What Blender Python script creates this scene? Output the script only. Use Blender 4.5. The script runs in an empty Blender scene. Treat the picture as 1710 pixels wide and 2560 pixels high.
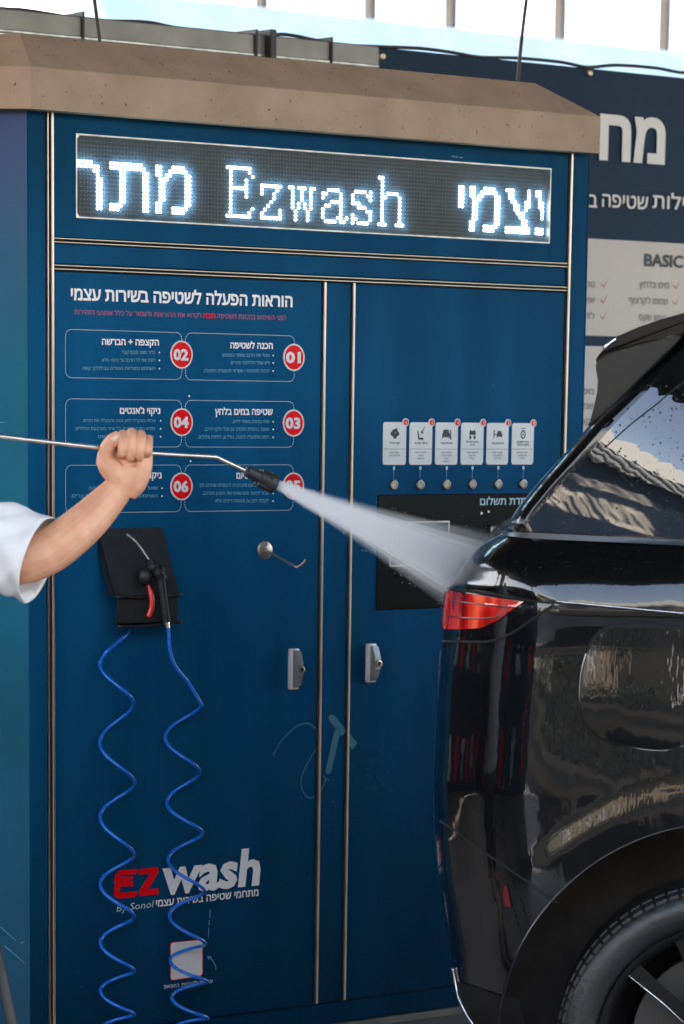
import bpy, bmesh, math, random
import numpy as np
from mathutils import Vector, Matrix, geometry
random.seed(7)
R = math.radians
S = bpy.context.scene
COL = S.collection

# ------------------------------------------------------------------ camera
FPX, CX, CY = 8131.15, 855.0, 2456.47          # focal length and optical centre in photo pixels (1710 x 2560)
YAW, PITCH, ROLL = 0.68129499, -0.17734594, 0.01359287
CAM = Vector((-4.59535498, -6.84841135, 1.71445982))
FW = Vector((math.sin(YAW)*math.cos(PITCH), math.cos(YAW)*math.cos(PITCH), math.sin(PITCH)))
_rt = Vector((math.cos(YAW), -math.sin(YAW), 0)); _up = _rt.cross(FW)
RT = _rt*math.cos(ROLL) + _up*math.sin(ROLL)
UP = -_rt*math.sin(ROLL) + _up*math.cos(ROLL)
cam_d = bpy.data.cameras.new('camera'); cam = bpy.data.objects.new('camera', cam_d); COL.objects.link(cam)
cam.matrix_world = Matrix(((RT.x, UP.x, -FW.x, CAM.x), (RT.y, UP.y, -FW.y, CAM.y), (RT.z, UP.z, -FW.z, CAM.z), (0, 0, 0, 1)))
cam_d.sensor_fit = 'VERTICAL'; cam_d.sensor_height = 36.0; cam_d.sensor_width = 24.0
cam_d.lens = 36.0*FPX/2560.0
cam_d.shift_y = (CY-1280.0)/2560.0
cam_d.clip_start = 0.1; cam_d.clip_end = 2000
cam_d.dof.use_dof = True; cam_d.dof.focus_distance = 7.9; cam_d.dof.aperture_fstop = 5.8
S.camera = cam

# ------------------------------------------------------------------ light
SUN_EL, SUN_AZ = R(50), R(300)   # the sun stands to the left, a little behind the cabinet
W = bpy.data.worlds.new('World'); S.world = W; W.use_nodes = True
nt = W.node_tree; nt.nodes.clear()
sky = nt.nodes.new('ShaderNodeTexSky'); sky.sky_type = 'NISHITA'; sky.sun_disc = False
sky.sun_elevation = SUN_EL; sky.sun_rotation = SUN_AZ; sky.air_density = 1.0; sky.dust_density = 2.0
bg = nt.nodes.new('ShaderNodeBackground'); bg.inputs['Strength'].default_value = 0.12
wo = nt.nodes.new('ShaderNodeOutputWorld')
nt.links.new(sky.outputs[0], bg.inputs[0]); nt.links.new(bg.outputs[0], wo.inputs[0])
sd = bpy.data.lights.new('sun', 'SUN'); sd.energy = 4.0; sd.angle = R(0.53); sd.color = (1.0, 0.95, 0.87)
sun = bpy.data.objects.new('sun', sd); COL.objects.link(sun)
_sdir = Vector((math.sin(SUN_AZ)*math.cos(SUN_EL), math.cos(SUN_AZ)*math.cos(SUN_EL), math.sin(SUN_EL)))
sun.rotation_euler = _sdir.to_track_quat('Z', 'Y').to_euler()
S.view_settings.view_transform = 'Standard'; S.view_settings.look = 'None'
S.view_settings.exposure = 3.6; S.view_settings.gamma = 1.0; S.view_settings.use_curve_mapping = False
S.view_settings.use_white_balance = True; S.view_settings.white_balance_temperature = 7500   # camera balanced for open shade
S.render.engine = 'CYCLES'
S.cycles.use_denoising = True
S.cycles.max_bounces = 12; S.cycles.diffuse_bounces = 5; S.cycles.glossy_bounces = 5; S.cycles.volume_bounces = 10
S.cycles.transparent_max_bounces = 12
S.cycles.volume_step_rate = 1.0

# ------------------------------------------------------------------ pixel helpers: where a photo pixel's sight line meets a real surface
def ray(px, py):
    return FW + RT*((px-CX)/FPX) - UP*((py-CY)/FPX)
def at(px, py, depth):
    return CAM + ray(px, py)*depth
def on_plane(px, py, p0, n):
    d = ray(px, py); t = (Vector(p0)-CAM).dot(n)/d.dot(n); return CAM + d*t
def F(px, py, y=0.0):                           # a point of the cabinet's front plane (or one parallel to it)
    d = ray(px, py); t = (y-CAM.y)/d.y; return CAM + d*t
def proj(p):
    d = Vector(p)-CAM; z = d.dot(FW); return (CX+FPX*d.dot(RT)/z, CY-FPX*d.dot(UP)/z)

# ------------------------------------------------------------------ materials
def nod(m): return m.node_tree.nodes, m.node_tree.links
def mat(name, col, rough=.5, metal=0., spec=.5, coat=0., bump=0., bscale=40., bstretch=(1, 1, 1), var=0., vscale=6., vcol=None, rvar=0., emit=None, estr=0., trans=0., vst=(1, 1, 1), dirt=None, dst=(1, 1, 1), dscale=60., dthr=.62, sss=0.):
    m = bpy.data.materials.new(name); m.use_nodes = True
    N, L = nod(m); b = N['Principled BSDF']
    b.inputs['Base Color'].default_value = (*col, 1); b.inputs['Roughness'].default_value = rough
    b.inputs['Metallic'].default_value = metal; b.inputs['Specular IOR Level'].default_value = spec
    b.inputs['Coat Weight'].default_value = coat; b.inputs['Coat Roughness'].default_value = .03
    b.inputs['Transmission Weight'].default_value = trans
    if sss: b.inputs['Subsurface Weight'].default_value = sss; b.inputs['Subsurface Radius'].default_value = (.012, .004, .002); b.inputs['Subsurface Scale'].default_value = .6
    if emit: b.inputs['Emission Color'].default_value = (*emit, 1); b.inputs['Emission Strength'].default_value = estr
    tc = N.new('ShaderNodeTexCoord'); last = None
    def noise(scale, detail=4, st=(1, 1, 1)):
        mp = N.new('ShaderNodeMapping'); mp.inputs['Scale'].default_value = st
        n = N.new('ShaderNodeTexNoise'); n.inputs['Scale'].default_value = scale; n.inputs['Detail'].default_value = detail
        L.new(tc.outputs['Object'], mp.inputs[0]); L.new(mp.outputs[0], n.inputs['Vector']); return n
    if var or vcol:
        n = noise(vscale, 6, vst); rp = N.new('ShaderNodeValToRGB')
        c2 = vcol or tuple(c*(1-var) for c in col)
        rp.color_ramp.elements[0].position = .35; rp.color_ramp.elements[1].position = .68
        rp.color_ramp.elements[0].color = (*c2, 1); rp.color_ramp.elements[1].color = (*[min(1, c*(1+var*.5)) for c in col], 1)
        L.new(n.outputs['Fac'], rp.inputs[0]); last = rp.outputs[0]
    if dirt:
        n = noise(dscale, 8, dst); rp = N.new('ShaderNodeValToRGB'); rp.color_ramp.elements[0].position = dthr; rp.color_ramp.elements[1].position = dthr+.06
        L.new(n.outputs['Fac'], rp.inputs[0]); mx = N.new('ShaderNodeMixRGB'); mx.inputs[2].default_value = (*dirt, 1)
        L.new(rp.outputs[0], mx.inputs[0])
        if last: L.new(last, mx.inputs[1])
        else: mx.inputs[1].default_value = (*col, 1)
        last = mx.outputs[0]
    if last: L.new(last, b.inputs['Base Color'])
    if rvar:
        n = noise(vscale*1.7, 5); mr = N.new('ShaderNodeMapRange'); mr.inputs[3].default_value = max(0, rough-rvar); mr.inputs[4].default_value = rough+rvar
        L.new(n.outputs['Fac'], mr.inputs[0]); L.new(mr.outputs[0], b.inputs['Roughness'])
    if bump:
        n = noise(bscale, 3, bstretch); bp = N.new('ShaderNodeBump'); bp.inputs['Strength'].default_value = bump; bp.inputs['Distance'].default_value = .01
        L.new(n.outputs['Fac'], bp.inputs['Height']); L.new(bp.outputs[0], b.inputs['Normal'])
        if coat: L.new(bp.outputs[0], b.inputs['Coat Normal'])
    return m

M = {}
M['blue'] = mat('blue_vinyl', (.86, .86, .86), .42, spec=.02, var=.2, vscale=2.2, vst=(2.5, 2.5, .5), rvar=.08, dirt=(1.2, 1.15, 1.12), dst=(1, 1, .12), dscale=34, dthr=.70)
M['blue_side'] = mat('teal_vinyl', (.86, .86, .86), .4, spec=.12, var=.25, vscale=1.6, rvar=.08, dirt=(1, 1, 1), dscale=45, dthr=.74)
def vinyl_gradient(m, bright, dark, x0, x1, wx, z0, z1, top=None):
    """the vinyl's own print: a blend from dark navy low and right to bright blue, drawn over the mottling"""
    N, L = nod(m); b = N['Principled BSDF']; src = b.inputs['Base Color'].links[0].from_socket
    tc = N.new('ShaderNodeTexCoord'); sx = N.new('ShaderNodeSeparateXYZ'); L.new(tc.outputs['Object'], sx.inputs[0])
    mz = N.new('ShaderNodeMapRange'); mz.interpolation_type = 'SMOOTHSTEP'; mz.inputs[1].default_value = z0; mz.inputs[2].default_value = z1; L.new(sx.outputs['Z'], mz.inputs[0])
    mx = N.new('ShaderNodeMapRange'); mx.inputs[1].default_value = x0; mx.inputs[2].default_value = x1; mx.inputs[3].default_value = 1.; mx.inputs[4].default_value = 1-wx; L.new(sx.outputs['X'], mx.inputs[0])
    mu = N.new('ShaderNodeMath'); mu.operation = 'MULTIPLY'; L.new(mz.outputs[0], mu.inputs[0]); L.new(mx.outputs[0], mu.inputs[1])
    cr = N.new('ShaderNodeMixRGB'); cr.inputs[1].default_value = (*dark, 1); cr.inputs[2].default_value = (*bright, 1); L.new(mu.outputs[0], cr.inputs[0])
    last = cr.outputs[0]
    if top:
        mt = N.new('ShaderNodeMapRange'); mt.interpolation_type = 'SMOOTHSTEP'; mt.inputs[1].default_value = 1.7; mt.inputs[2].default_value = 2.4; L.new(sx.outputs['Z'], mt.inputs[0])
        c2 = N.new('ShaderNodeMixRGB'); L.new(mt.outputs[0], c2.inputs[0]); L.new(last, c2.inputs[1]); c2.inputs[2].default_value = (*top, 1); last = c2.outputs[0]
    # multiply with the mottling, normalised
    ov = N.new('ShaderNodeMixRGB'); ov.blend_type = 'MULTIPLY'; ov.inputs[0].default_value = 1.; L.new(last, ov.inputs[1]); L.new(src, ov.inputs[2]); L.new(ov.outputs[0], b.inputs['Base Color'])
M['steel'] = mat('brushed_steel', (.50, .405, .335), .36, metal=.9, bump=.05, bscale=60, bstretch=(30, 30, 1), var=.15, vscale=9)
M['steel_dark'] = mat('dull_steel', (.36, .34, .31), .42, metal=1., var=.3, vscale=30)
vinyl_gradient(M['blue'], (.0, .106, .240), (.0, .024, .054), 0., 1.8, .48, -.25, 1.25, (.001, .052, .115))
vinyl_gradient(M['blue_side'], (.002, .15, .235), (.012, .085, .15), -1., 0., 0., .1, 1.2, (.05, .075, .17))  # corner panel: darker towards the bottom, violet towards the top
M['gap'] = mat('dark_gap', (.012, .013, .014), .7)
M['roof'] = mat('tan_coated_metal', (.375, .26, .188), .62, spec=.1, var=.14, vscale=9, bump=.2, bscale=260, dirt=(.12, .065, .04), dscale=85, dthr=.655)
M['white'] = mat('white_print', (.78, .76, .74), .5)
M['greyprint'] = mat('faded_white_print', (.42, .55, .62), .5)
M['cyanprint'] = mat('pale_blue_print', (.10, .34, .48), .5)
M['teal'] = mat('teal_print', (.0, .13, .2), .4)
M['pink'] = mat('pink_print', (.40, .075, .2), .5)
M['redp'] = mat('red_print', (.80, .004, .010), .42, spec=.1)
M['blackp'] = mat('black_print', (.02, .022, .024), .55)
M['card'] = mat('offwhite_card', (.66, .63, .6), .45, var=.06, vscale=20)
M['black'] = mat('black_plastic', (.014, .015, .016), .45, bump=.15, bscale=320, rvar=.1, var=.3, vscale=30)
M['blackrub'] = mat('black_rubber', (.016, .016, .017), .55)
M['red_plastic'] = mat('red_plastic', (.72, .012, .01), .3, coat=.2)
M['hose_blue'] = mat('blue_hose', (.0, .17, .72), .28, coat=.3, var=.15, vscale=20)
M['brass'] = mat('brass_fitting', (.72, .6, .42), .3, metal=1.)
M['ledboard'] = mat('led_board', (.022, .022, .022), .55, spec=.05, var=.2, vscale=30, bump=.1, bscale=200)
M['led_off'] = mat('unlit_led', (.085, .085, .085), .4, spec=.2)
M['led_on'] = mat('lit_led', (.8, .9, 1.), .3, emit=(.5, .8, 1.), estr=2.2)
M['pay'] = mat('payment_black', (.003, .0035, .004), .3, spec=.06, rvar=.1, vscale=8)
M['screen'] = mat('dark_screen', (.02, .05, .06), .08)
M['trunk'] = mat('galvanised_trunking', (.22, .205, .185), .5, metal=.35, var=.2, vscale=8)
M['navy'] = mat('navy_board', (.010, .026, .055), .5, spec=.1, var=.15, vscale=3)
M['boardwhite'] = mat('board_white', (.56, .49, .44), .5, spec=.15, var=.05, vscale=4)
M['boardletter'] = mat('board_letter', (.66, .61, .57), .5)
M['boardgrey'] = mat('board_small_print', (.2, .16, .15), .5)
M['checkred'] = mat('check_red', (.42, .1, .08), .5)
M['lightblue'] = mat('pale_blue_paint', (.62, .80, .84), .5, var=.12, vscale=3)
M['sheet'] = mat('white_sheet', (.86, .86, .84), .5, var=.05, vscale=2)
M['post'] = mat('weathered_post', (.10, .075, .06), .6)
M['concrete'] = mat('wet_concrete', (.14, .132, .125), .45, spec=.3, var=.3, vscale=1.3, rvar=.2, bump=.1, bscale=30)
M['asphalt'] = mat('yard_asphalt', (.019, .022, .027), .9, spec=.0, var=.3, vscale=.5, bump=.2, bscale=25)
M['sand'] = mat('sandy_ground', (.52, .40, .29), .9, var=.2, vscale=.6, bump=.2, bscale=20)
M['kerb'] = mat('kerb_concrete', (.36, .33, .30), .8, var=.25, vscale=8, bump=.2, bscale=60)
M['ceiling'] = mat('brown_ceiling', (.085, .058, .043), .8, var=.2, vscale=1)
M['canopysteel'] = mat('canopy_steel', (.28, .27, .26), .5, var=.1)
M['wallgrey'] = mat('beige_render', (.34, .27, .21), .85, var=.15, vscale=1.2)
M['wallwhite'] = mat('white_fascia', (.78, .77, .75), .6, var=.05)
M['hedge'] = mat('hedge_leaf', (.03, .06, .045), .6, var=.4, vscale=8)
M['skin'] = mat('skin', (.74, .385, .235), .5, sss=.2, var=.1, vscale=25, vcol=(.66, .31, .175), bump=.08, bscale=220)
M['shirt'] = mat('white_cotton', (.77, .755, .74), .85, bump=.25, bscale=500)
M['trousers'] = mat('dark_trousers', (.03, .034, .045), .9)
M['hair'] = mat('dark_hair', (.015, .011, .009), .6)
M['shoe'] = mat('grey_shoe', (.1, .1, .1), .7)
M['lip'] = mat('lip', (.5, .2, .16), .5)
M['lance'] = mat('lance_steel', (.7, .64, .58), .25, metal=1., var=.1, vscale=30)

# ------------------------------------------------------------------ mesh helpers
def link(o, parent=None):
    COL.objects.link(o)
    if parent is not None: o.parent = parent
    return o
def mesh(name, verts, faces, m, parent=None, smooth=False, off=None):
    me = bpy.data.meshes.new(name)
    me.from_pydata([tuple(v) for v in verts], [], faces); me.update()
    if m: me.materials.append(m)
    if smooth:
        me.polygons.foreach_set('use_smooth', [True]*len(me.polygons))
    return link(bpy.data.objects.new(name, me), parent)
def fix_normals(o):
    bm = bmesh.new(); bm.from_mesh(o.data); bmesh.ops.recalc_face_normals(bm, faces=bm.faces); bm.to_mesh(o.data); bm.free(); o.data.update(); return o
def empty(name, loc=(0, 0, 0)):
    o = bpy.data.objects.new(name, None); o.location = loc; o.empty_display_size = .1; COL.objects.link(o)
    bpy.context.view_layer.update()
    return o
def thing(name, label, cat, group=None, loc=(0, 0, 0)):
    o = empty(name, (0, 0, 0)); o['label'] = label; o['category'] = cat
    if group: o['group'] = group
    return o
def tag(o, label=None, cat=None, group=None, kind=None):
    if label: o['label'] = label
    if cat: o['category'] = cat
    if group: o['group'] = group
    if kind: o['kind'] = kind
    return o
class MB:
    def __init__(s): s.v = []; s.f = []
    def add(s, verts, faces):
        n = len(s.v); s.v += [Vector(v) for v in verts]; s.f += [tuple(i+n for i in f) for f in faces]
    def box(s, lo, hi):
        x0, y0, z0 = lo; x1, y1, z1 = hi
        s.add([(x0, y0, z0), (x1, y0, z0), (x1, y1, z0), (x0, y1, z0), (x0, y0, z1), (x1, y0, z1), (x1, y1, z1), (x0, y1, z1)],
              [(0, 3, 2, 1), (4, 5, 6, 7), (0, 1, 5, 4), (1, 2, 6, 5), (2, 3, 7, 6), (3, 0, 4, 7)])
    def obox(s, c, ax, ay, az):                   # oriented box from centre and half axes
        c = Vector(c); ax, ay, az = Vector(ax), Vector(ay), Vector(az)
        vs = [c+ax*i+ay*j+az*k for k in (-1, 1) for (i, j) in ((-1, -1), (1, -1), (1, 1), (-1, 1))]
        s.add(vs, [(0, 3, 2, 1), (4, 5, 6, 7), (0, 1, 5, 4), (1, 2, 6, 5), (2, 3, 7, 6), (3, 0, 4, 7)])
    def bbox(s, lo, hi, b=.003, seg=2):            # bevelled box
        bm = bmesh.new(); bmesh.ops.create_cube(bm, size=1)
        for v in bm.verts:
            v.co = Vector(((lo[0]+hi[0])/2+v.co.x*(hi[0]-lo[0]), (lo[1]+hi[1])/2+v.co.y*(hi[1]-lo[1]), (lo[2]+hi[2])/2+v.co.z*(hi[2]-lo[2])))
        bmesh.ops.bevel(bm, geom=bm.edges[:], offset=b, segments=seg, affect='EDGES', profile=.5)
        bm.verts.index_update(); s.add([v.co.copy() for v in bm.verts], [[v.index for v in f.verts] for f in bm.faces]); bm.free()
    def tube(s, pts, rad, n=10, cap=True, flat=1.0):
        pts = [Vector(p) for p in pts]; k = len(pts)
        rs = rad if isinstance(rad, (list, tuple)) else [rad]*k
        rings = []; prev = None
        for i, p in enumerate(pts):
            t = (pts[min(i+1, k-1)]-pts[max(i-1, 0)]).normalized()
            if prev is None:
                a = Vector((0, 0, 1)) if abs(t.z) < .9 else Vector((1, 0, 0)); prev = t.cross(a).normalized()
            prev = (prev - t*prev.dot(t)).normalized(); b = t.cross(prev)
            rings.append([p + (prev*math.cos(2*math.pi*j/n) + b*math.sin(2*math.pi*j/n)*flat)*rs[i] for j in range(n)])
        vs = [v for r in rings for v in r]; fs = []
        for i in range(k-1):
            for j in range(n):
                fs.append((i*n+j, i*n+(j+1) % n, (i+1)*n+(j+1) % n, (i+1)*n+j))
        if cap: fs += [tuple(range(n-1, -1, -1)), tuple(range((k-1)*n, k*n))]
        s.add(vs, fs)
    def prism(s, poly, nrm, depth):               # 3D polygon extruded along nrm by depth (front face at poly)
        poly = [Vector(p) for p in poly]; nrm = Vector(nrm)*depth; n = len(poly)
        s.add(poly+[p+nrm for p in poly], [tuple(range(n)), tuple(range(2*n-1, n-1, -1))]+[(i, n+i, n+(i+1) % n, (i+1) % n) for i in range(n)])
    def lathe(s, prof, c, axis, n=48, a0=0, a1=2*math.pi, closed=True):   # prof: (radius, along axis)
        axis = Vector(axis).normalized(); a = Vector((0, 0, 1)) if abs(axis.z) < .9 else Vector((1, 0, 0))
        e1 = axis.cross(a).normalized(); e2 = axis.cross(e1); c = Vector(c); k = len(prof)
        m = n if closed else n+1
        vs = [c + axis*h + (e1*math.cos(a0+(a1-a0)*j/n)+e2*math.sin(a0+(a1-a0)*j/n))*r for j in range(m) for (r, h) in prof]
        fs = [(j*k+i, j*k+i+1, ((j+1) % m)*k+i+1, ((j+1) % m)*k+i) for j in range(n) for i in range(k-1)]
        s.add(vs, fs)
    def disc(s, c, nrm, r, n=24, ry=None):
        nrm = Vector(nrm).normalized(); a = Vector((0, 0, 1)) if abs(nrm.z) < .9 else Vector((1, 0, 0))
        e1 = a.cross(nrm).normalized(); e2 = nrm.cross(e1); c = Vector(c)
        s.add([c+e1*math.cos(2*math.pi*j/n)*r+e2*math.sin(2*math.pi*j/n)*(ry or r) for j in range(n)], [tuple(range(n))])
    def sphere(s, c, r, n=12, sc=(1, 1, 1)):
        bm = bmesh.new(); bmesh.ops.create_uvsphere(bm, u_segments=n, v_segments=max(6, n//2+2), radius=1)
        c = Vector(c); bm.verts.index_update()
        s.add([c+Vector((v.co.x*r*sc[0], v.co.y*r*sc[1], v.co.z*r*sc[2])) for v in bm.verts], [[v.index for v in f.verts] for f in bm.faces]); bm.free()
    def build(s, name, m, parent=None, smooth=False, fix=True, angle=None):
        o = mesh(name, s.v, s.f, m, parent, smooth)
        if fix: fix_normals(o)
        if angle is not None:
            o.data.polygons.foreach_set('use_smooth', [True]*len(o.data.polygons))
            bm = bmesh.new(); bm.from_mesh(o.data)
            for e in bm.edges:
                if len(e.link_faces) == 2 and e.calc_face_angle(0) > R(angle): e.smooth = False
            bm.to_mesh(o.data); bm.free()
        return o
def spline(pts, n=8):                             # Catmull-Rom through points
    pts = [Vector(p) for p in pts]; out = []
    for i in range(len(pts)-1):
        p0, p1, p2, p3 = pts[max(i-1, 0)], pts[i], pts[i+1], pts[min(i+2, len(pts)-1)]
        for j in range(n):
            t = j/n; out.append(.5*((2*p1)+(-p0+p2)*t+(2*p0-5*p1+4*p2-p3)*t*t+(-p0+3*p1-3*p2+p3)*t**3))
    out.append(pts[-1]); return out
def lerpi(x, xs, ys): return float(np.interp(x, xs, ys))

# ------------------------------------------------------------------ lettering
_tc = {}
def glyphs(s, bold):
    key = (s, bold)
    if key in _tc: return _tc[key]
    c = bpy.data.curves.new('lettering', 'FONT'); c.body = s; c.resolution_u = 2; c.dimensions = '2D'; c.fill_mode = 'NONE'
    o = bpy.data.objects.new('lettering', c); COL.objects.link(o); bpy.context.view_layer.update()
    me = bpy.data.meshes.new_from_object(o.evaluated_get(bpy.context.evaluated_depsgraph_get()))
    vv = np.array([(v.co.x, v.co.y) for v in me.vertices]); nxt = {}
    for e in me.edges: nxt.setdefault(e.vertices[0], []).append(e.vertices[1]); nxt.setdefault(e.vertices[1], []).append(e.vertices[0])
    COL.objects.unlink(o); bpy.data.objects.remove(o); bpy.data.curves.remove(c); bpy.data.meshes.remove(me)
    loops, seen = [], set()
    for st in range(len(vv)):                       # vertices come in order round each outline
        if st in seen or st not in nxt: continue
        lp, cur, prev = [st], st, None; seen.add(st)
        first = min(nxt[st], key=lambda q: (abs(q-st), -q)); cur = st+1 if st+1 in nxt[st] else first
        prev = st
        while cur != st and cur not in seen:
            lp.append(cur); seen.add(cur); q = [k for k in nxt[cur] if k != prev]; prev, cur = cur, (q[0] if q else st)
        P = vv[lp]; P = P[np.linalg.norm(P-np.roll(P, 1, 0), axis=1) > 1e-6]
        if len(P) > 2: loops.append(P)
    area = [.5*np.sum(P[:, 0]*np.roll(P[:, 1], -1)-np.roll(P[:, 0], -1)*P[:, 1]) for P in loops]
    def inside(p, Q):
        a, b = Q, np.roll(Q, -1, 0); k = (a[:, 1] > p[1]) != (b[:, 1] > p[1])
        x = a[:, 0]+(p[1]-a[:, 1])/np.where(k, b[:, 1]-a[:, 1], 1)*(b[:, 0]-a[:, 0]); return (np.count_nonzero(k & (x > p[0])) % 2) == 1
    out = []
    for i, P in enumerate(loops):
        sg = np.sign(area[i])
        for j, Q in enumerate(loops):
            if j != i and abs(area[j]) > abs(area[i]) and inside(P[0], Q) and np.sign(area[j]) != np.sign(area[i]): sg = np.sign(area[j])
        if sg < 0: P = P[::-1]                      # ink now lies to the left of every outline
        if bold:
            e0 = P-np.roll(P, 1, 0); e1 = np.roll(P, -1, 0)-P; e0 /= np.linalg.norm(e0, axis=1)[:, None]; e1 /= np.linalg.norm(e1, axis=1)[:, None]
            n0 = np.stack([e0[:, 1], -e0[:, 0]], 1); n1 = np.stack([e1[:, 1], -e1[:, 0]], 1); m = n0+n1; m /= np.maximum(np.linalg.norm(m, axis=1), .3)[:, None]
            P = P+m*(bold/np.maximum((m*n0).sum(1), .55))[:, None]
        out.append(P)
    A0 = np.concatenate(out); B0 = np.concatenate([np.roll(P, -1, 0) for P in out]); base = 0; ed = []
    for P in out: n = len(P); ed += [(base+i, base+(i+1) % n) for i in range(n)]; base += n
    r = geometry.delaunay_2d_cdt([Vector(p) for p in A0], ed, [], 0, 1e-6)
    pv = np.array([(p.x, p.y) for p in r[0]]); tri = np.array([t for t in r[2] if len(t) == 3]); cc = pv[tri].mean(1); w = np.zeros(len(cc))
    for a, b in zip(A0, B0):                        # winding number: the outlines of this font overlap themselves
        side = (b[0]-a[0])*(cc[:, 1]-a[1])-(cc[:, 0]-a[0])*(b[1]-a[1])
        w += ((a[1] <= cc[:, 1]) & (b[1] > cc[:, 1]) & (side > 0)).astype(int)-((a[1] > cc[:, 1]) & (b[1] <= cc[:, 1]) & (side < 0)).astype(int)
    keep = tri[w > 0]
    d1, d2 = pv[keep[:, 1]]-pv[keep[:, 0]], pv[keep[:, 2]]-pv[keep[:, 0]]; fl = d1[:, 0]*d2[:, 1]-d1[:, 1]*d2[:, 0] < 0
    keep[fl] = keep[fl][:, ::-1]
    used = np.unique(keep); mp = {int(u): k for k, u in enumerate(used)}
    _tc[key] = ([Vector((pv[u][0], pv[u][1], 0)) for u in used], [tuple(mp[int(i)] for i in t) for t in keep])
    return _tc[key]
def heb(s): return s[::-1]
REF_HEB, REF_LAT = .592, .69
def text_into(mb, s, bl, br, h, upv, ref=REF_HEB, bold=.012, slant=0., mirror=False):
    """lettering laid on a real plane: bl, br = ends of its base line, h = letter height in metres, upv = up along the plane"""
    vs, fs = glyphs(s, bold)
    x0 = min(v.x for v in vs); x1 = max(v.x for v in vs); bl, br = Vector(bl), Vector(br)
    k = h/ref
    out = []
    for v in vs:
        t = (v.x-x0)/(x1-x0)
        if mirror: t = 1-t
        out.append(bl+(br-bl)*t+upv*(v.y*k)+(br-bl).normalized()*(slant*v.y*k))
    mb.add(out, fs)
UZ = Vector((0, 0, 1))
def face_text(mb, s, pl, pr, hpx, d=.0015, **kw):
    """a line of print on the cabinet front: pl, pr = photo pixels of the base line's ends, hpx = letter height in pixels"""
    a = F(pl[0], pl[1], -d); b = F(pr[0], pr[1], -d)
    mid = ((pl[0]+pr[0])/2, (pl[1]+pr[1])/2)
    h = F(mid[0], mid[1]-hpx, -d).z-F(mid[0], mid[1], -d).z
    dr = (b-a).normalized(); upv = Vector((-dr.z, 0, dr.x))
    text_into(mb, s, a, b, h, upv, **kw)

# ================================================================== SETTING
g = MB(); g.add([(-400, -400, -.012), (400, -400, -.012), (400, 400, -.012), (-400, 400, -.012)], [(0, 1, 2, 3)])
tag(g.build('ground', M['asphalt']), kind='structure')
g = MB(); g.box((-11, -5.6, -.2), (14, 5.2, 0))
tag(g.build('wash_bay_floor', M['concrete']), kind='structure')

# ================================================================== WASH CABINET
XL, XR = -.067, 1.806                           # ends of the cabinet front
X1, X2, X3 = .8647, .9632, 1.737                # door trims
ZT1, ZT2, ZR = 2.0925, 2.0275, 2.405            # header trims, underside of the roof fascia
cab = thing('wash_cabinet', 'tall blue self-service wash cabinet with white lit display and tan metal roof', 'wash cabinet')
DEP = .72
CH = .30                                        # size of the chamfered corner
b = MB()
prof = [(XL, .014), (XR-.002, .014), (XR-.002, DEP), (XL-CH, DEP), (XL-CH, CH+.012)]
n = len(prof)
vs = [(x, y, z) for z in (.023, ZR+.02) for (x, y) in prof]
b.add(vs, [tuple(range(n-1, -1, -1)), tuple(range(n, 2*n))]+[(i, (i+1) % n, n+(i+1) % n, n+i) for i in range(n)])
b.build('carcass', M['gap'], cab)
M['plinth'] = mat('dirty_plinth', (.10, .085, .075), .7, var=.3, vscale=10)
b = MB(); b.bbox((XL-.01, -.012, 0), (XR+.008, DEP, .022), .004); b.build('plinth', M['plinth'], cab)
# chamfer panel: on the 45 degree corner
b = MB(); a0 = Vector((XL-.001, 0, .024)); a1 = Vector((XL-CH, CH, .024)); nn = Vector((-1, -1, 0)).normalized()
b.add([a0, a1, a1+UZ*(ZR-.024), a0+UZ*(ZR-.024)], [(0, 1, 2, 3)])
b.add([a0+nn*-.012, a1+nn*-.012, a1+nn*-.012+UZ*(ZR-.024), a0+nn*-.012+UZ*(ZR-.024)], [(3, 2, 1, 0)])
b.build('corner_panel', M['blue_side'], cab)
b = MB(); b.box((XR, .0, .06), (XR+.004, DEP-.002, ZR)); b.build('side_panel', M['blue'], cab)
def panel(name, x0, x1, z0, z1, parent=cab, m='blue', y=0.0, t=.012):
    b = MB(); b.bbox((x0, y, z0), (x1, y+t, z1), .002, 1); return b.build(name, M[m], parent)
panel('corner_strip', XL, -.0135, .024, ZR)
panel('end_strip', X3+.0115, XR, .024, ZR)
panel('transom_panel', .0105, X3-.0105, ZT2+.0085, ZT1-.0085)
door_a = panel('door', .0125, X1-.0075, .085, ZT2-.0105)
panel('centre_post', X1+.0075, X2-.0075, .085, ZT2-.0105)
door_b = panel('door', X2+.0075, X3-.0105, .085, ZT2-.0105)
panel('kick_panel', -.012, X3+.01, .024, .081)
# header with a window for the display
LX0, LX1 = F(188.5, 440).x, F(1375, 515).x
LZ0, LZ1 = 2.1488, 2.3518
b = MB()
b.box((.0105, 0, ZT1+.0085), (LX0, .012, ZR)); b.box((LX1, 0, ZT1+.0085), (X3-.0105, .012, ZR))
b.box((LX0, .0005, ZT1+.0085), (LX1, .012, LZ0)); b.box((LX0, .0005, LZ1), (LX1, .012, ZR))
head = b.build('header_panel', M['blue'], cab)
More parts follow.
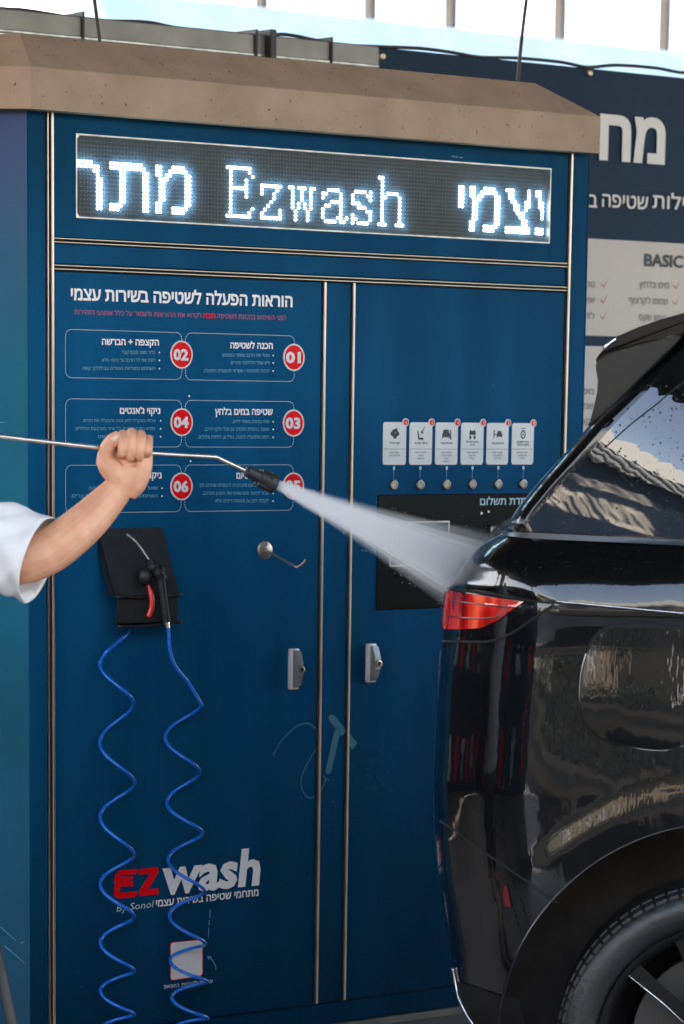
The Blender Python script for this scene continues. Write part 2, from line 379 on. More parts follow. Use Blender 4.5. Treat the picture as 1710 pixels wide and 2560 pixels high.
# stainless edge trims, each with its dark joint
def vtrim(x, z0, z1, w=.0075, off=0):
    b = MB(); b.bbox((x-w/2+off, -.007, z0), (x+w/2+off, .01, z1), .002, 2); b.build('edge_trim', M['steel'], cab)
def htrim(z, x0, x1, w=.0065):
    for dz in (.0045, -.0045):
        b = MB(); b.bbox((x0, -.006, z+dz-.002), (x1, .01, z+dz+.002), .0015, 1); b.build('edge_trim', M['steel'], cab)
vtrim(.003, .062, ZR, .008); vtrim(-.0105, .062, ZR, .0022)
vtrim(X1, .085, ZT2-.0075, .0078); vtrim(X2, .085, ZT2-.0075, .0072); vtrim(X3, .062, ZR, .0078)
htrim(ZT1, .0085, X3-.006); htrim(ZT2, .0085, X3-.006)

# ---- roof: fascia, sloping top, hip ends
def roof_ring(o, z, y_back):
    # plan outline offset outward by o: right end, front right, front left, chamfer end, back
    k = o*math.tan(R(22.5))
    xr = F(1499, 387, -.045).x-.045+o
    return [(xr, y_back, z), (xr, -o, z), (XL-k, -o, z), (XL-CH-o*.707-.2, CH-o*.707+.2, z), (XL-CH-.2-o*.707, y_back, z)]
b = MB(); yb = DEP+.0
zfold = F(787, 228, -.045).z; ztop = F(766, 153.5, .085).z; zbot = F(787, 328.5, -.045).z
rings = [roof_ring(.028, zbot, yb), roof_ring(.045, zbot+.001, yb), roof_ring(.045, zfold-.003, yb), roof_ring(.0435, zfold, yb), roof_ring(-.085, ztop, yb), roof_ring(-.2, ztop+.004, yb)]
for r in rings: b.v += [Vector(p) for p in r]
for i in range(len(rings)-1):
    for j in range(5): b.f.append((i*5+j, i*5+(j+1) % 5, (i+1)*5+(j+1) % 5, (i+1)*5+j))
b.f.append(tuple(range(25, 30))); b.f.append(tuple(range(4, -1, -1)))
b.build('roof', M['roof'], cab)

# ---- LED display
disp = panel('display_board', LX0-.01, LX1+.01, LZ0-.01, LZ1+.01, cab, 'ledboard', .0125, .01)
b = MB(); w_ = .0035
b.box((LX0, -.003, LZ0), (LX1, .011, LZ0+w_)); b.box((LX0, -.003, LZ1-w_), (LX1, .011, LZ1))
b.box((LX0, -.0025, LZ0+w_), (LX0+w_, .011, LZ1-w_)); b.box((LX1-w_, -.0025, LZ0+w_), (LX1, .011, LZ1-w_))
b.build('display_frame', M['steel_dark'], disp)
for (cx, cz, sx, sz) in ((LX0+w_, LZ1-w_, 1, -1), (LX0+w_, LZ0+w_, 1, 1)):
    b = MB(); b.prism([(cx, .004, cz), (cx+sx*.011, .004, cz), (cx, .004, cz+sz*.013)], (0, 1, 0), .005); b.build('corner_bracket', M['brass'], disp)
lit = set()
def rows(c0, spec):
    for r, cols in spec.items():
        for c in cols: lit.add((c0+c, r))
rg = lambda a, b_: list(range(a, b_+1))
MEM = {5: [0, 1]+rg(5, 8), 6: [0, 1]+rg(4, 9), 7: [0, 1, 3, 4, 9, 10], 8: [1, 2, 3, 9, 10], 9: [1, 2, 9, 10], 10: [1, 2, 9, 10], 11: [1, 2, 9, 10], 12: [1, 2, 9, 10], 13: [1, 2, 9, 10],
       14: [0, 1, 9, 10], 15: [0, 1]+rg(5, 9), 16: [0, 1]+rg(5, 8)}
rows(0, {5: rg(0, 5), 6: rg(0, 7), 7: [6, 7], 8: [7], **{r: [7, 8] for r in range(9, 17)}})
rows(0, {5: rg(11, 20), 6: rg(11, 21), **{r: [14, 15, 21, 22] for r in range(7, 15)}, 15: rg(11, 14)+[21, 22], 16: rg(11, 13)+[21, 22]})
rows(25, MEM)
EZ0 = 47
ez = {0: rg(0, 7)+[50, 51], 1: [1, 7, 51], 2: [1, 8, 51], 3: [1, 6, 51],
 4: [1, 6]+rg(11, 17)+[20, 21, 23, 24, 25, 27, 28]+rg(33, 36)+rg(42, 45)+[47, 51]+rg(53, 56),
 5: rg(1, 6)+[11, 16, 21, 24, 27, 31, 32, 37, 41, 46, 47, 51, 52, 57],
 6: [1, 6, 11, 15, 21, 24, 27, 31, 37, 41, 47, 51, 57], 7: [1, 6, 15, 21, 24, 27]+rg(34, 37)+rg(41, 43)+[51, 57],
 8: [1, 14, 21, 23, 25, 27, 32, 33, 37]+rg(43, 45)+[51, 57], 9: [1, 13, 21, 23, 25, 27, 31, 37, 46, 47, 51, 57],
 10: [1, 8, 12, 17, 22, 26, 31, 37, 41, 47, 51, 57], 11: [1, 7, 11, 17, 22, 26, 31, 36, 37, 39, 41, 42, 47, 51, 57],
 12: rg(0, 7)+rg(11, 17)+[22, 26]+rg(32, 35)+[37, 38, 41]+rg(43, 46)+rg(50, 52)+rg(56, 58)}
rows(EZ0, {r+4: c for r, c in ez.items()})
PIT = .0101
def led_x(c): return LX0+.0042+c*PIT
def led_z(r): return LZ1-.0148-r*PIT*.998
NC = int((LX1-LX0-.006)/PIT)
M0 = NC-27
rows(M0-4, {r: [0, 1] for r in range(5, 11)})
rows(M0, MEM)
rows(M0+13, {5: [0, 1, 2, 8], 6: [1, 2, 8], 7: [1, 2, 8], 8: [2, 3, 7, 8], 9: [3, 4, 7, 8], 10: [3, 4, 7], 11: [4, 5, 6], 12: [5, 6], 13: [6, 7], 14: [6, 7], 15: rg(0, 8), 16: rg(0, 8)})
rows(M0+24, {5: [0, 1], 6: [0, 1], 7: [1], 8: [1, 2], 9: [1, 2], 10: [2], 11: [2], 12: [2], 15: [0, 1, 2], 16: [0, 1, 2]})
bl_, bo = MB(), MB()
for c in range(NC+1):
    for r in range(19):
        x, z = led_x(c), led_z(r)
        if (c, r) in lit: bl_.lathe([(.0, -.003), (.0028, -.0026), (.0038, -.001), (.004, .0002)], (x, .0122, z), (0, 1, 0), 8)
        elif x < LX1-.008: bo.lathe([(.0, -.0012), (.0016, -.0003)], (x, .0123, z), (0, 1, 0), 5)
tag(bl_.build('lit_dots', M['led_on'], disp, fix=True, smooth=True), kind='stuff')
tag(bo.build('unlit_dots', M['led_off'], disp, smooth=True), kind='stuff')
# translucent sheet added over the diodes: their light on it makes the halo
ac = bpy.data.materials.new('halo_sheet_mat'); ac.use_nodes = True; N, L = nod(ac); N.remove(N['Principled BSDF'])
tr = N.new('ShaderNodeBsdfTransparent'); tr.inputs[0].default_value = (.97, .97, .97, 1)
tl = N.new('ShaderNodeBsdfTranslucent'); tl.inputs[0].default_value = (.26, .55, .85, 1)
gl = N.new('ShaderNodeBsdfGlossy'); gl.inputs['Roughness'].default_value = .25
m1 = N.new('ShaderNodeMixShader'); m1.inputs[0].default_value = .10; m2 = N.new('ShaderNodeMixShader'); m2.inputs[0].default_value = .015
L.new(tr.outputs[0], m1.inputs[1]); L.new(tl.outputs[0], m1.inputs[2]); L.new(m1.outputs[0], m2.inputs[1]); L.new(gl.outputs[0], m2.inputs[2])
L.new(m2.outputs[0], N['Material Output'].inputs[0])
b = MB(); b.add([(LX0+w_, .0005, LZ0+w_), (LX1-w_, .0005, LZ0+w_), (LX1-w_, .0005, LZ1-w_), (LX0+w_, .0005, LZ1-w_)], [(0, 1, 2, 3)])
b.build('halo_sheet', ac, disp)

# ---- instruction print on the left door
def pt(s, pl, pr, h, m, parent, bold=.006, hebr=True, d=.0015, **kw):
    b = MB(); face_text(b, heb(s) if hebr else s, pl, pr, h, d, bold=bold, ref=REF_HEB if hebr else REF_LAT, **kw)
    return b.build('lettering', M[m], parent, fix=False)
pt('הוראות הפעלה לשטיפה בשירות עצמי', (177, 749), (731.3, 767.2), 26.5, 'white', door_a, .028)
pt('לפני השימוש במכונת השטיפה', (543, 795.7), (715.2, 800.8), 11, 'pink', door_a, .0)
pt('חובה', (508.6, 795), (538.5, 795.6), 11.5, 'redp', door_a, .03)
pt('לקרוא את ההוראות ולשמור על כלל אמצעי הזהירות', (185.9, 785.6), (504, 794.8), 11, 'pink', door_a, .0)
steps = [
 ('01', (733, 893.5), ('הכנה לשטיפה', (576, 870.5), (682, 872)), [('עצור את הרכב באזור המסומן', 555.5, 674, 892), ('ודא שכל הדלתות סגורים.', 575, 674, 911), ('הכנס מטבעות / אשראי להפעלת המכונה.', 508.6, 673, 931)]),
 ('02', (452, 886.6), ('הקצפה + הברשה', (254.7, 861.4), (397.5, 863.7)), [('בחר מצב סבון/קצף.', 304, 388, 884.8), ('רסס את כל הרכב עד כיסוי מלא.', 253, 388, 904.5), ('השתמש במברשת באזורים עם לכלוך קשה', 206.5, 388, 925)]),
 ('03', (732, 1057.8), ('שטיפה במים בלחץ', (537, 1036.5), (682, 1037)), [('אחז בצינוק בשתי ידיים.', 581, 673, 1057.8), ('התמד בהסרת הלכלוך גם מכל חלקי הרכב.', 510, 673, 1077), ('רסס מלמעלה למטה, כולל גג, דלתות וגלגלים.', 495, 671.6, 1096.8)]),
 ('04', (452.6, 1055.5), ("ניקוי ג'אנטים", (299.7, 1034), (400.7, 1034.4)), [('אחוזו באקדח לחץ גבוה והפעילו את הזרם.', 206.5, 389, 1055.5), ('התיזו בתנועה סביב כל אחד מארבעת הגלגלים.', 187, 387, 1075.7), ('המשיכו עד ניקוי כתמים קשים', 245.5, 384.7, 1095.4)]),
 ('05', (731.8, 1214.8), ('שטיפה וסיום', (591, 1196.5), (682, 1196)), [('שטוף שוב עם מים נקיים להבטחת שהרכב נקי.', 497, 671.6, 1217), ('עבור לסופר והם שטוף את הסבון מהרכב.', 506, 671.6, 1237), ('לקבלת רכב עם מעטפת דייבינג מלא.', 537, 671.6, 1256)]),
 ('06', (452, 1216), ('ניקוי פנימי', (320, 1195.5), (404, 1195.5)), [('שאב את תא הנוסעים והמטען.', 220, 394, 1224), ('השתמש בדחיסות אוויר בפינות צרים.', 177, 394, 1243.7)])]
for num, (bx, by), (hd, hl, hr), rws in steps:
    pt(hd, hl, hr, 13.8, 'white', door_a, .03)
    b = MB(); db = MB()
    for (s, xa, xb, yb_) in rws:
        face_text(b, heb(s), (xa, yb_-.3), (xb, yb_), 7.6, .0015, bold=.004)
        q = F(hr[0]+1, yb_-3.5, -.0015); db.disc(q, (0, -1, 0), .0022, 8)
    b.build('lettering', M['cyanprint'], door_a, fix=False); db.build('bullet_dots', M['white'], door_a)['kind'] = 'stuff'
    c = F(bx, by, 0)
    b = MB(); b.lathe([(0, -.0036), (.0315, -.0036), (.0318, -.002)], c, (0, 1, 0), 40)
    bd = b.build('step_badge', M['redp'], door_a)
    b = MB(); b.lathe([(.0316, -.0034), (.0316, -.004), (.0352, -.004), (.0352, -.001)], c, (0, 1, 0), 40); b.build('badge_ring', M['card'], door_a)
    b = MB(); face_text(b, num, (bx-18.5, by+12.6), (bx+19, by+13.2), 25.5, .0045, bold=.045, ref=REF_LAT); b.build('badge_number', M['card'], door_a, fix=False)
def rrect(x0, x1, z0, z1, r, y, k=6):
    out = []
    for (cx, cz, a) in ((x1-r, z1-r, 0), (x0+r, z1-r, 90), (x0+r, z0+r, 180), (x1-r, z0+r, 270)):
        for i in range(k+1):
            t = R(a+90*i/k); out.append(Vector((cx+r*math.cos(t), y, cz+r*math.sin(t))))
    return out
def walk(pts, step, closed=True):
    out = []; acc = 0; P_ = pts+[pts[0]] if closed else pts
    for p, q in zip(P_[:-1], P_[1:]):
        d = (q-p).length
        if d < 1e-7: continue
        t = (-acc) % step
        while t < d: out.append((p+(q-p)*(t/d), (q-p)/d)); t += step
        acc = (acc+d) % step
    return out
xcol = [(F(462.7, 1000).x, F(734.5, 1000).x), (F(163, 1000).x, F(453.5, 1000).x)]
for (z1, z0) in ((1.8772, 1.7592), (1.7073, 1.589), (1.5434, 1.4247)):
    for (x0, x1) in xcol:
        b = MB()
        for p, d in walk(rrect(x0, x1, z0, z1, .018, -.0012), .0066):
            s_ = Vector((0, -1, 0)).cross(d)*.0009; b.add([p-s_, p+d*.0042-s_, p+d*.0042+s_, p+s_], [(0, 1, 2, 3)])
        b.build('dashed_frame', M['greyprint'], door_a)
for (x, y) in ((473, 990), (476.5, 1153)):
    b = MB(); b.disc(F(x, y, -.0012), (0, -1, 0), .0026, 10); b.build('printed_dot', M['white'], door_a)

# ---- logo, slogan and card low on the left door
def poly_print(name, polys, m, parent, d=.0015):
    b = MB()
    for pl in polys:
        b.add([F(x, y, -d) for (x, y) in pl], [tuple(range(len(pl)))])
    o = b.build(name, M[m], parent, fix=False)
    bm = bmesh.new(); bm.from_mesh(o.data); bmesh.ops.triangulate(bm, faces=bm.faces); bmesh.ops.recalc_face_normals(bm, faces=bm.faces)
    for f in bm.faces:
        if f.normal.y > 0: f.normal_flip()
    bm.to_mesh(o.data); bm.free(); return o
z5 = lambda x, y: (200+x/2.24, 2000+y/2.24)
E_ = [[(197, 420), (225, 392), (322, 386), (312, 416), (236, 420), (222, 430), (300, 428), (290, 452), (205, 456), (190, 470)],
      [(192, 478), (212, 458), (302, 455), (296, 482), (226, 486), (222, 514), (234, 520), (322, 512), (326, 528), (304, 545), (214, 552), (190, 536)]]
Z_ = [[(330, 386), (436, 375), (441, 400), (384, 500), (440, 492), (440, 528), (335, 538), (332, 508), (392, 412), (326, 418)]]
poly_print('logo_letters', [[z5(*q) for q in p] for p in E_+Z_], 'redp', door_a)
pt('wash', z5(447, 526), z5(1003, 468), 68*REF_LAT/.53, 'white', door_a, .034, hebr=False, slant=.12)
pt('By Sonol', z5(205, 626), z5(408, 601), 17.5, 'greyprint', door_a, .0, hebr=False, slant=.2)
pt('מתחמי שטיפה בשירות עצמי', z5(425, 598), z5(1000, 535), 15.5, 'white', door_a, .022)
qc = [z5(505, 797), z5(688, 780), z5(688, 986), z5(505, 1013)]
def qlerp(u, v):
    a = Vector(qc[0]).lerp(Vector(qc[1]), u); c = Vector(qc[3]).lerp(Vector(qc[2]), u); return a.lerp(c, v)
def rq(i, r, k=5):
    out = []
    for (cu, cv, a) in ((1-i-r, i+r, -90), (1-i-r, 1-i-r, 0), (i+r, 1-i-r, 90), (i+r, i+r, 180)):
        for j in range(k+1):
            t = R(a+90*j/k); q = qlerp(cu+r*math.cos(t), cv+r*math.sin(t)); out.append((q.x, q.y))
    return out
poly_print('card_border', [rq(0, .09)], 'redp', door_a, .0012); poly_print('blank_card', [rq(.02, .08)], 'card', door_a, .0022)
pt('שירות לקוחות בווצאפ', z5(470, 1056), z5(742, 1024), 8.2, 'greyprint', door_a, .012)
def print_line(pts, wpx, m, parent, d=.0013, name='printed_line'):
    b = MB(); P_ = [F(x, y, -d) for (x, y) in pts]
    for p, q in zip(P_[:-1], P_[1:]):
        t = (q-p).normalized(); s_ = Vector((0, -1, 0)).cross(t)*(wpx/2000); b.add([p-s_, q+t*.0005-s_, q+t*.0005+s_, p+s_], [(0, 1, 2, 3)])
    return b.build(name, M[m], parent)
print_line([z5(730, 612), z5(726, 660)], 2.2, 'cyanprint', door_a); print_line([z5(725, 672), z5(723, 700)], 2.2, 'cyanprint', door_a); print_line([z5(722, 712), z5(719, 768)], 2, 'cyanprint', door_a)
print_line([z5(*q) for q in ((762, 950), (758, 925), (746, 903), (732, 888), (718, 878))], 2.2, 'cyanprint', door_a)
print_line([z5(*q) for q in ((722, 893), (714, 875), (736, 880))], 2.2, 'cyanprint', door_a)
# pale spray gun print that runs across the door joint
zg = lambda x, y: (600+x/3.92, 1740+y/3.92)
hp = [(325, 585), (400, 450), (500, 340), (580, 285), (650, 268), (705, 288), (742, 322), (758, 345)]
print_line([zg(*q)[:2] for q in [(p.x, p.y) for p in spline([Vector((x, y, 0)) for x, y in hp], 4)]], 5.2, 'teal', door_a)
hp = [(752, 505), (690, 610), (640, 700), (605, 790), (598, 870), (615, 930), (650, 980), (690, 998), (740, 985)]
print_line([zg(*q)[:2] for q in [(p.x, p.y) for p in spline([Vector((x, y, 0)) for x, y in hp], 4)]], 4.6, 'teal', door_a)
cp = [o for o in cab.children if o.name.startswith('centre_post')][0]
print_line([zg(*q) for q in ((795, 925), (815, 885), (830, 845), (843, 812))], 4, 'teal', cp)
print_line([zg(810, 785), zg(870, 825)], 3, 'teal', cp)
def capsule(a, b_, w, k=7, tail=True):
    a, b_ = Vector((*a, 0)), Vector((*b_, 0)); d = (b_-a).normalized(); n_ = Vector((-d.y, d.x, 0)); out = []
    for i in range(k+1):
        t = math.pi/2+math.pi*i/k; out.append(a+(n_*math.sin(t)+d*math.cos(t))*w)
    if tail:
        for i in range(k+1):
            t = -math.pi/2+math.pi*i/k; out.append(b_+(n_*math.sin(t)+d*math.cos(t))*w)
    else: out += [b_-n_*w, b_+n_*w]
    return [(p.x, p.y) for p in out]
poly_print('gun_print', [[zg(*q) for q in capsule((955, 340), (866, 736), 30)], [zg(*q) for q in capsule((902, 218), (1022, 372), 36, tail=False)]], 'teal', cp)
poly_print('gun_print', [[zg(*q) for q in ((1068, 362), (1150, 462), (1102, 528), (1066, 478))]], 'teal', door_b)
rd = random.Random(3); b = MB()
for i in range(70):
    x, y = rd.gauss(300, 120), rd.uniform(470, 960); q = zg(1080+abs(x)*.9, y); b.disc(F(q[0], q[1], -.0012), (0, -1, 0), rd.uniform(.0006, .0016), 6)
b.build('spray_print', M['teal'], door_b)['kind'] = 'stuff'

M['button'] = mat('button_steel', (.20, .17, .15), .4, metal=.9, var=.3, vscale=60)
# ---- programme cards and push buttons on the right door
zc = lambda x, y: (900+x/3.4087, 1030+y/3.4087)
cards = [(192, 388), (418, 610), (638, 828), (856, 1047), (1075, 1260), (1290, 1475)]
bx_ = (282, 506, 731, 951, 1170, 1384)
Zct = 1.6565; Zcb = 1.5425; Zbut = 1.4888
smalls = [(('קצף פעיל',), ('קצף ניקוי', 'להמסת לכלוך')), (('ניקוי פנים',), ('ניקוי פנים', 'השתמש', 'על מושב')), (('שטיפת קצף',), ('שטיפה במים', 'התזה של כל', 'הרכב', 'יסודית')), (('שמפו לשטיפה', 'הרכב'), ('לניקוי יסודי', 'של הרכב', 'כולו')), (('מים בלחץ גבוה',), ('שטיפה במים', 'בלחץ גבוה', 'של הרכב')), (('ניקוי חישוקים', 'והסרת לכלוך'), ('לניקוי גלגלים', 'וחישוקים', 'יסודי'))]
for i, (xa, xb) in enumerate(cards):
    x0, x1 = F(*zc(xa, 270)).x, F(*zc(xb, 270)).x; xm = (x0+x1)/2
    b = MB(); rr = rrect(x0, x1, Zcb, Zct, .0085, -.0022); b.prism(rr, (0, 1, 0), .0015)
    b.build('programme_card', M['card'], door_b)
    b = MB(); zl = Zct-.072; b.add([(x0+.001, -.0026, zl), (x1-.001, -.0026, zl), (x1-.001, -.0026, zl+.0009), (x0+.001, -.0026, zl+.0009)], [(0, 1, 2, 3)])
    for j, s in enumerate(smalls[i][0]):
        w2 = min(.022, .0023*len(s)); zz = Zct-.058-.008*j+(.004 if len(smalls[i][0]) > 1 else 0)
        text_into(b, heb(s), (xm-w2, -.0026, zz), (xm+w2, -.0026, zz), .0046, UZ, bold=.03)
    for j, s in enumerate(smalls[i][1]):
        w2 = min(.0215, .0019*len(s)); zz = Zct-.083-.008*j
        text_into(b, heb(s), (xm-w2, -.0026, zz), (xm+w2, -.0026, zz), .0038, UZ, bold=.015)
    b.build('lettering', M['blackp'], door_b, fix=False)
    # icon
    b = MB(); Y = -.0026; zi = Zct-.031
    def P2(dx, dz): return Vector((xm+dx, Y, zi+dz))
    def ell(dx, dz, rx, rz, n=14): b.add([P2(dx+rx*math.cos(2*math.pi*k/n), dz+rz*math.sin(2*math.pi*k/n)) for k in range(n)], [tuple(range(n))])
    def pg(*q): b.add([P2(*p) for p in q], [tuple(range(len(q)))])
    if i == 0:
        for dx, dz, r in ((-.009, 0, .0065), (.009, 0, .0065), (.004, .009, .006), (-.004, .006, .006), (0, -.006, .0075)): Y -= .00008; ell(dx, dz, r, r)
    elif i == 1:
        pg((-.014, .010), (-.010, .009), (-.006, -.010), (-.010, -.015)); pg((-.008, -.010), (.009, -.0105), (.009, -.016), (-.010, -.0155))
        pg((.012, .020), (.014, .0185), (.004, .004), (.0015, .0055)); pg((-.0015, .006), (.0035, .009), (.008, .003), (.003, -.001))
        for k in range(5): pg((-.004+.002*k, .001-.0016*k), (-.0034+.002*k, .001-.0016*k), (-.0034+.002*k, -.002-.0016*k), (-.004+.002*k, -.002-.0016*k))
    elif i in (2, 4):
        o = .004 if i == 2 else .006; k = 1. if i == 2 else .75
        def car(o, k):
            pg(*[(o+k*x, k*z) for x, z in ((-.014, -.012), (-.014, .0), (-.011, .004), (-.009, .012), (.009, .012), (.011, .004), (.014, .0), (.014, -.012), (.010, -.012), (.010, -.009), (-.010, -.009), (-.010, -.012))])
        car(-.003 if i == 2 else .006, k)
        if i == 2: Y -= .0001; pg((.010, .010), (.014, .012), (.017, -.014), (.013, -.016), (.011, -.002))
        else: ell(-.0135, .008, .0025, .003); pg((-.016, .005), (-.012, .004), (-.0125, -.013), (-.015, -.013)); pg((-.012, .002), (-.005, -.001), (-.005, -.0025), (-.0125, -.001))
    elif i == 3:
        pg((-.012, .004), (-.008, .013), (-.003, .009), (.003, .009), (.008, .013), (.012, .004), (.012, -.002), (-.012, -.002)); Y -= .0001
        pg((-.0115, -.004), (-.0035, -.004), (-.005, -.014), (-.0115, -.014)); pg((.0115, -.004), (.0035, -.004), (.005, -.014), (.0115, -.014))
    else:
        n_ = 20
        for k in range(n_):
            a, c2 = 2*math.pi*k/n_, 2*math.pi*(k+1)/n_; b.add([P2(.0095*math.cos(a), .0125*math.sin(a)), P2(.0095*math.cos(c2), .0125*math.sin(c2)), P2(.0062*math.cos(c2), .0085*math.sin(c2)), P2(.0062*math.cos(a), .0085*math.sin(a))], [(0, 1, 2, 3)])
        for k in range(6):
            a = math.pi*k/3; pg((.001*math.cos(a+1.57), .001*math.sin(a+1.57)), (.006*math.cos(a), .008*math.sin(a)), (.001*math.cos(a-1.57), .001*math.sin(a-1.57)))
        pg((-.008, .015), (.009, .016), (.010, .018), (-.006, .017))
    o_ = b.build('card_icon', M['blackp'], door_b, fix=True)
    # number badge
    cbx, cbz = x1-.0028, Zct
    b = MB(); b.lathe([(0, -.0034), (.0108, -.0034), (.011, -.001)], (cbx, 0, cbz), (0, 1, 0), 24); b.build('number_badge', M['card'], door_b)
    b = MB(); b.lathe([(0, -.0042), (.0078, -.0042), (.0079, -.003)], (cbx, 0, cbz), (0, 1, 0), 24); b.build('number_badge', M['redp'], door_b)
    b = MB(); text_into(b, str(6-i), (cbx-.0022, -.0047, cbz-.0042), (cbx+.0022, -.0047, cbz-.0042), .0085, UZ, ref=REF_LAT, bold=.02); b.build('badge_number', M['card'], door_b, fix=False)
    xb2 = F(*zc(bx_[i], 622)).x
    b = MB(); b.disc((xb2+.001, -.0018, Zcb-.009), (0, -1, 0), .0042, 14, .0052); b.build('link_dot', M['greyprint'], door_b)
    b = MB(); b.add([(xb2-.0006, -.0015, Zbut+.01), (xb2+.0008, -.0015, Zbut+.01), (xb2+.0016, -.0015, Zcb-.01), (xb2+.0002, -.0015, Zcb-.01)], [(0, 1, 2, 3)]); b.build('link_line', M['cyanprint'], door_b)
    b = MB(); b.lathe([(.0, -.0062), (.0085, -.0062), (.0092, -.0046), (.0094, -.0072), (.0128, -.0068), (.0148, -.003), (.015, .001)], (xb2, 0, Zbut), (0, 1, 0), 32); b.build('push_button', M['button'], door_b, angle=35)

# ---- payment panel
PX0, PX1, PZ0, PZ1 = F(941.5, 1380).x, 1.69, 1.1522, 1.4628
b = MB(); b.bbox((PX0, -.004, PZ0), (PX1, .004, PZ1), .0015, 1); pay = b.build('payment_panel', M['pay'], door_b)
pt('עמדת תשלום', (1200, 1262.4), (1331, 1260.5), 15.5, 'greyprint', pay, .02, d=.0055)
sx0, sx1, sz1, sz0 = F(975.5, 1390, -.004).x, F(1117.5, 1390, -.004).x, F(1046, 1307, -.004).z, F(1046, 1411, -.004).z
b = MB(); b.box((sx0, -.0062, sz0), (sx1, -.0035, sz1)); b.build('payment_screen', M['screen'], pay)
b = MB(); q = .004
b.box((sx0-q, -.0085, sz0-q), (sx1+q, -.003, sz0)); b.box((sx0-q, -.0085, sz1), (sx1+q, -.003, sz1+q)); b.box((sx0-q, -.008, sz0), (sx0, -.003, sz1)); b.box((sx1, -.008, sz0), (sx1+q, -.003, sz1))
b.build('screen_frame', M['steel_dark'], pay)
cx0, cz1 = F(1220, 1320, -.004).x, F(1225, 1311, -.004).z
b = MB(); b.bbox((cx0, -.022, cz1-.13), (cx0+.14, -.003, cz1), .008, 3); b.build('card_reader', M['steel_dark'], pay, angle=40)
b = MB(); b.lathe([(0, -.0245), (.008, -.0245), (.009, -.021)], (cx0+.016, 0, cz1-.02), (0, 1, 0), 16); b.build('screw_head', M['steel'], pay)
b = MB(); b.bbox((cx0+.03, -.0245, cz1-.1), (cx0+.12, -.021, cz1-.03), .003); b.build('reader_slot', M['black'], pay)
b = MB(); b.lathe([(0, -.007), (.004, -.007), (.005, -.003)], F(1200, 1283, 0), (0, 1, 0), 12); b.build('screw_head', M['steel_dark'], pay)
b = MB(); b.lathe([(0, -.007), (.003, -.007), (.004, -.003)], F(1218, 1279, 0), (0, 1, 0), 12); b.build('screw_head', M['steel'], pay)

# ---- door handles
M['handle'] = mat('satin_chrome_plate', (.78, .72, .68), .3, metal=.2); M['handle2'] = mat('worn_lever', (.42, .40, .38), .32, metal=.55, var=.2, vscale=40)
def handle(px0, py0, py1, door):
    p0 = F(px0, (py0+py1)/2, 0); z1, z0 = F(px0, py0, 0).z, F(px0, py1, 0).z
    x0 = p0.x+.001; w = .03
    b = MB(); b.bbox((x0, -.014, z0), (x0+w, 0, z1), .003, 2); h = b.build('door_handle', M['handle'], door, angle=40)
    zc_ = (z0+z1)/2; hh = (z1-z0)/2
    prof = [(-.014, hh*.92), (-.026, hh*.86), (-.036, hh*.32), (-.036, -hh*.25), (-.026, -hh*.8), (-.014, -hh*.92)]
    b = MB(); b.prism([(x0+.006, y, zc_+z) for y, z in prof], (1, 0, 0), w-.009)
    o = b.build('handle_lever', M['handle2'], door); bm = bmesh.new(); bm.from_mesh(o.data); bmesh.ops.bevel(bm, geom=bm.edges[:], offset=.0016, segments=2, affect='EDGES'); bm.to_mesh(o.data); bm.free()
    b = MB(); cz = zc_+hh*.0; xc = x0+.0185
    b.lathe([(0, -.037), (.0055, -.037), (.006, -.041), (.0095, -.0405), (.0105, -.036), (.0105, -.034)], (xc, 0, cz), (0, 1, 0), 24); b.build('key_lock', M['steel'], door, angle=40)
    b = MB(); b.disc((xc, -.0378, cz), (0, -1, 0), .0052, 14); b.build('key_hole', M['black'], door)
handle(718, 1621, 1723.5, door_a); handle(911.5, 1609, 1706, door_b)

# ---- hook plate
c = F(661, 1375.7, 0)
b = MB(); b.lathe([(0, -.005), (.022, -.005), (.0242, -.0035), (.0245, .001)], c, (0, 1, 0), 32)
for a in (80, 200, 320): b.lathe([(0, -.0085), (.003, -.008), (.0042, -.005)], c+Vector((.0155*math.cos(R(a)), 0, .0155*math.sin(R(a)))), (0, 1, 0), 10)
b.tube(spline([c+Vector((.002, 0, 0)), c+Vector((.004, -.06, -.017)), c+Vector((.008, -.118, -.036)), c+Vector((.013, -.126, -.0375)), c+Vector((.020, -.139, -.028)), c+Vector((.024, -.146, -.018))], 5), .0034, 10)
b.build('wall_hook', M['steel'], door_a, angle=40)

# ---- black gun holster on the left door
HX0, HX1 = F(243, 1400).x, F(404, 1400).x
HZ1 = F(330, 1319.5, 0).z; OUT = .078
zl = F(370, 1487, -OUT).z; zb = F(370, 1560, -OUT).z
xa, xb = HX0, HX1
def hpt(x, y, z): return Vector((x, -y, z))
b = MB()
th = .004
# hood: sloping plate with closed cheeks
b.prism([hpt(xa, .002, HZ1), hpt(xb, .002, HZ1), hpt(xb, OUT, zl), hpt(xa, OUT, zl)], Vector((0, .45, -.2)).normalized(), th)
for x in (xa, xb-th): b.prism([hpt(x, .002, HZ1-.006), hpt(x, OUT-.001, zl+.001), hpt(x, OUT-.024, zl+.001), hpt(x, .0, HZ1-.06)], (1, 0, 0), th)
hol = b.build('gun_holster', M['black'], door_a)
b = MB(); pts = [hpt(xa+(xb+.008-xa)*t-.002, OUT+.004+.0015*math.sin(t*9), zl-.002-.003*math.sin(t*3.1)) for t in np.linspace(0, 1, 12)]; b.tube(pts, .0042, 8); b.build('holster_lip', M['black'], door_a, smooth=True)
b = MB(); b.prism([hpt(xa+.012, OUT-.004, zl-.004), hpt(xb-.002, OUT-.004, zl-.004), hpt(xb-.005, OUT-.004, zb), hpt(xa+.008, OUT-.004, zb)], (0, 1, 0), th)
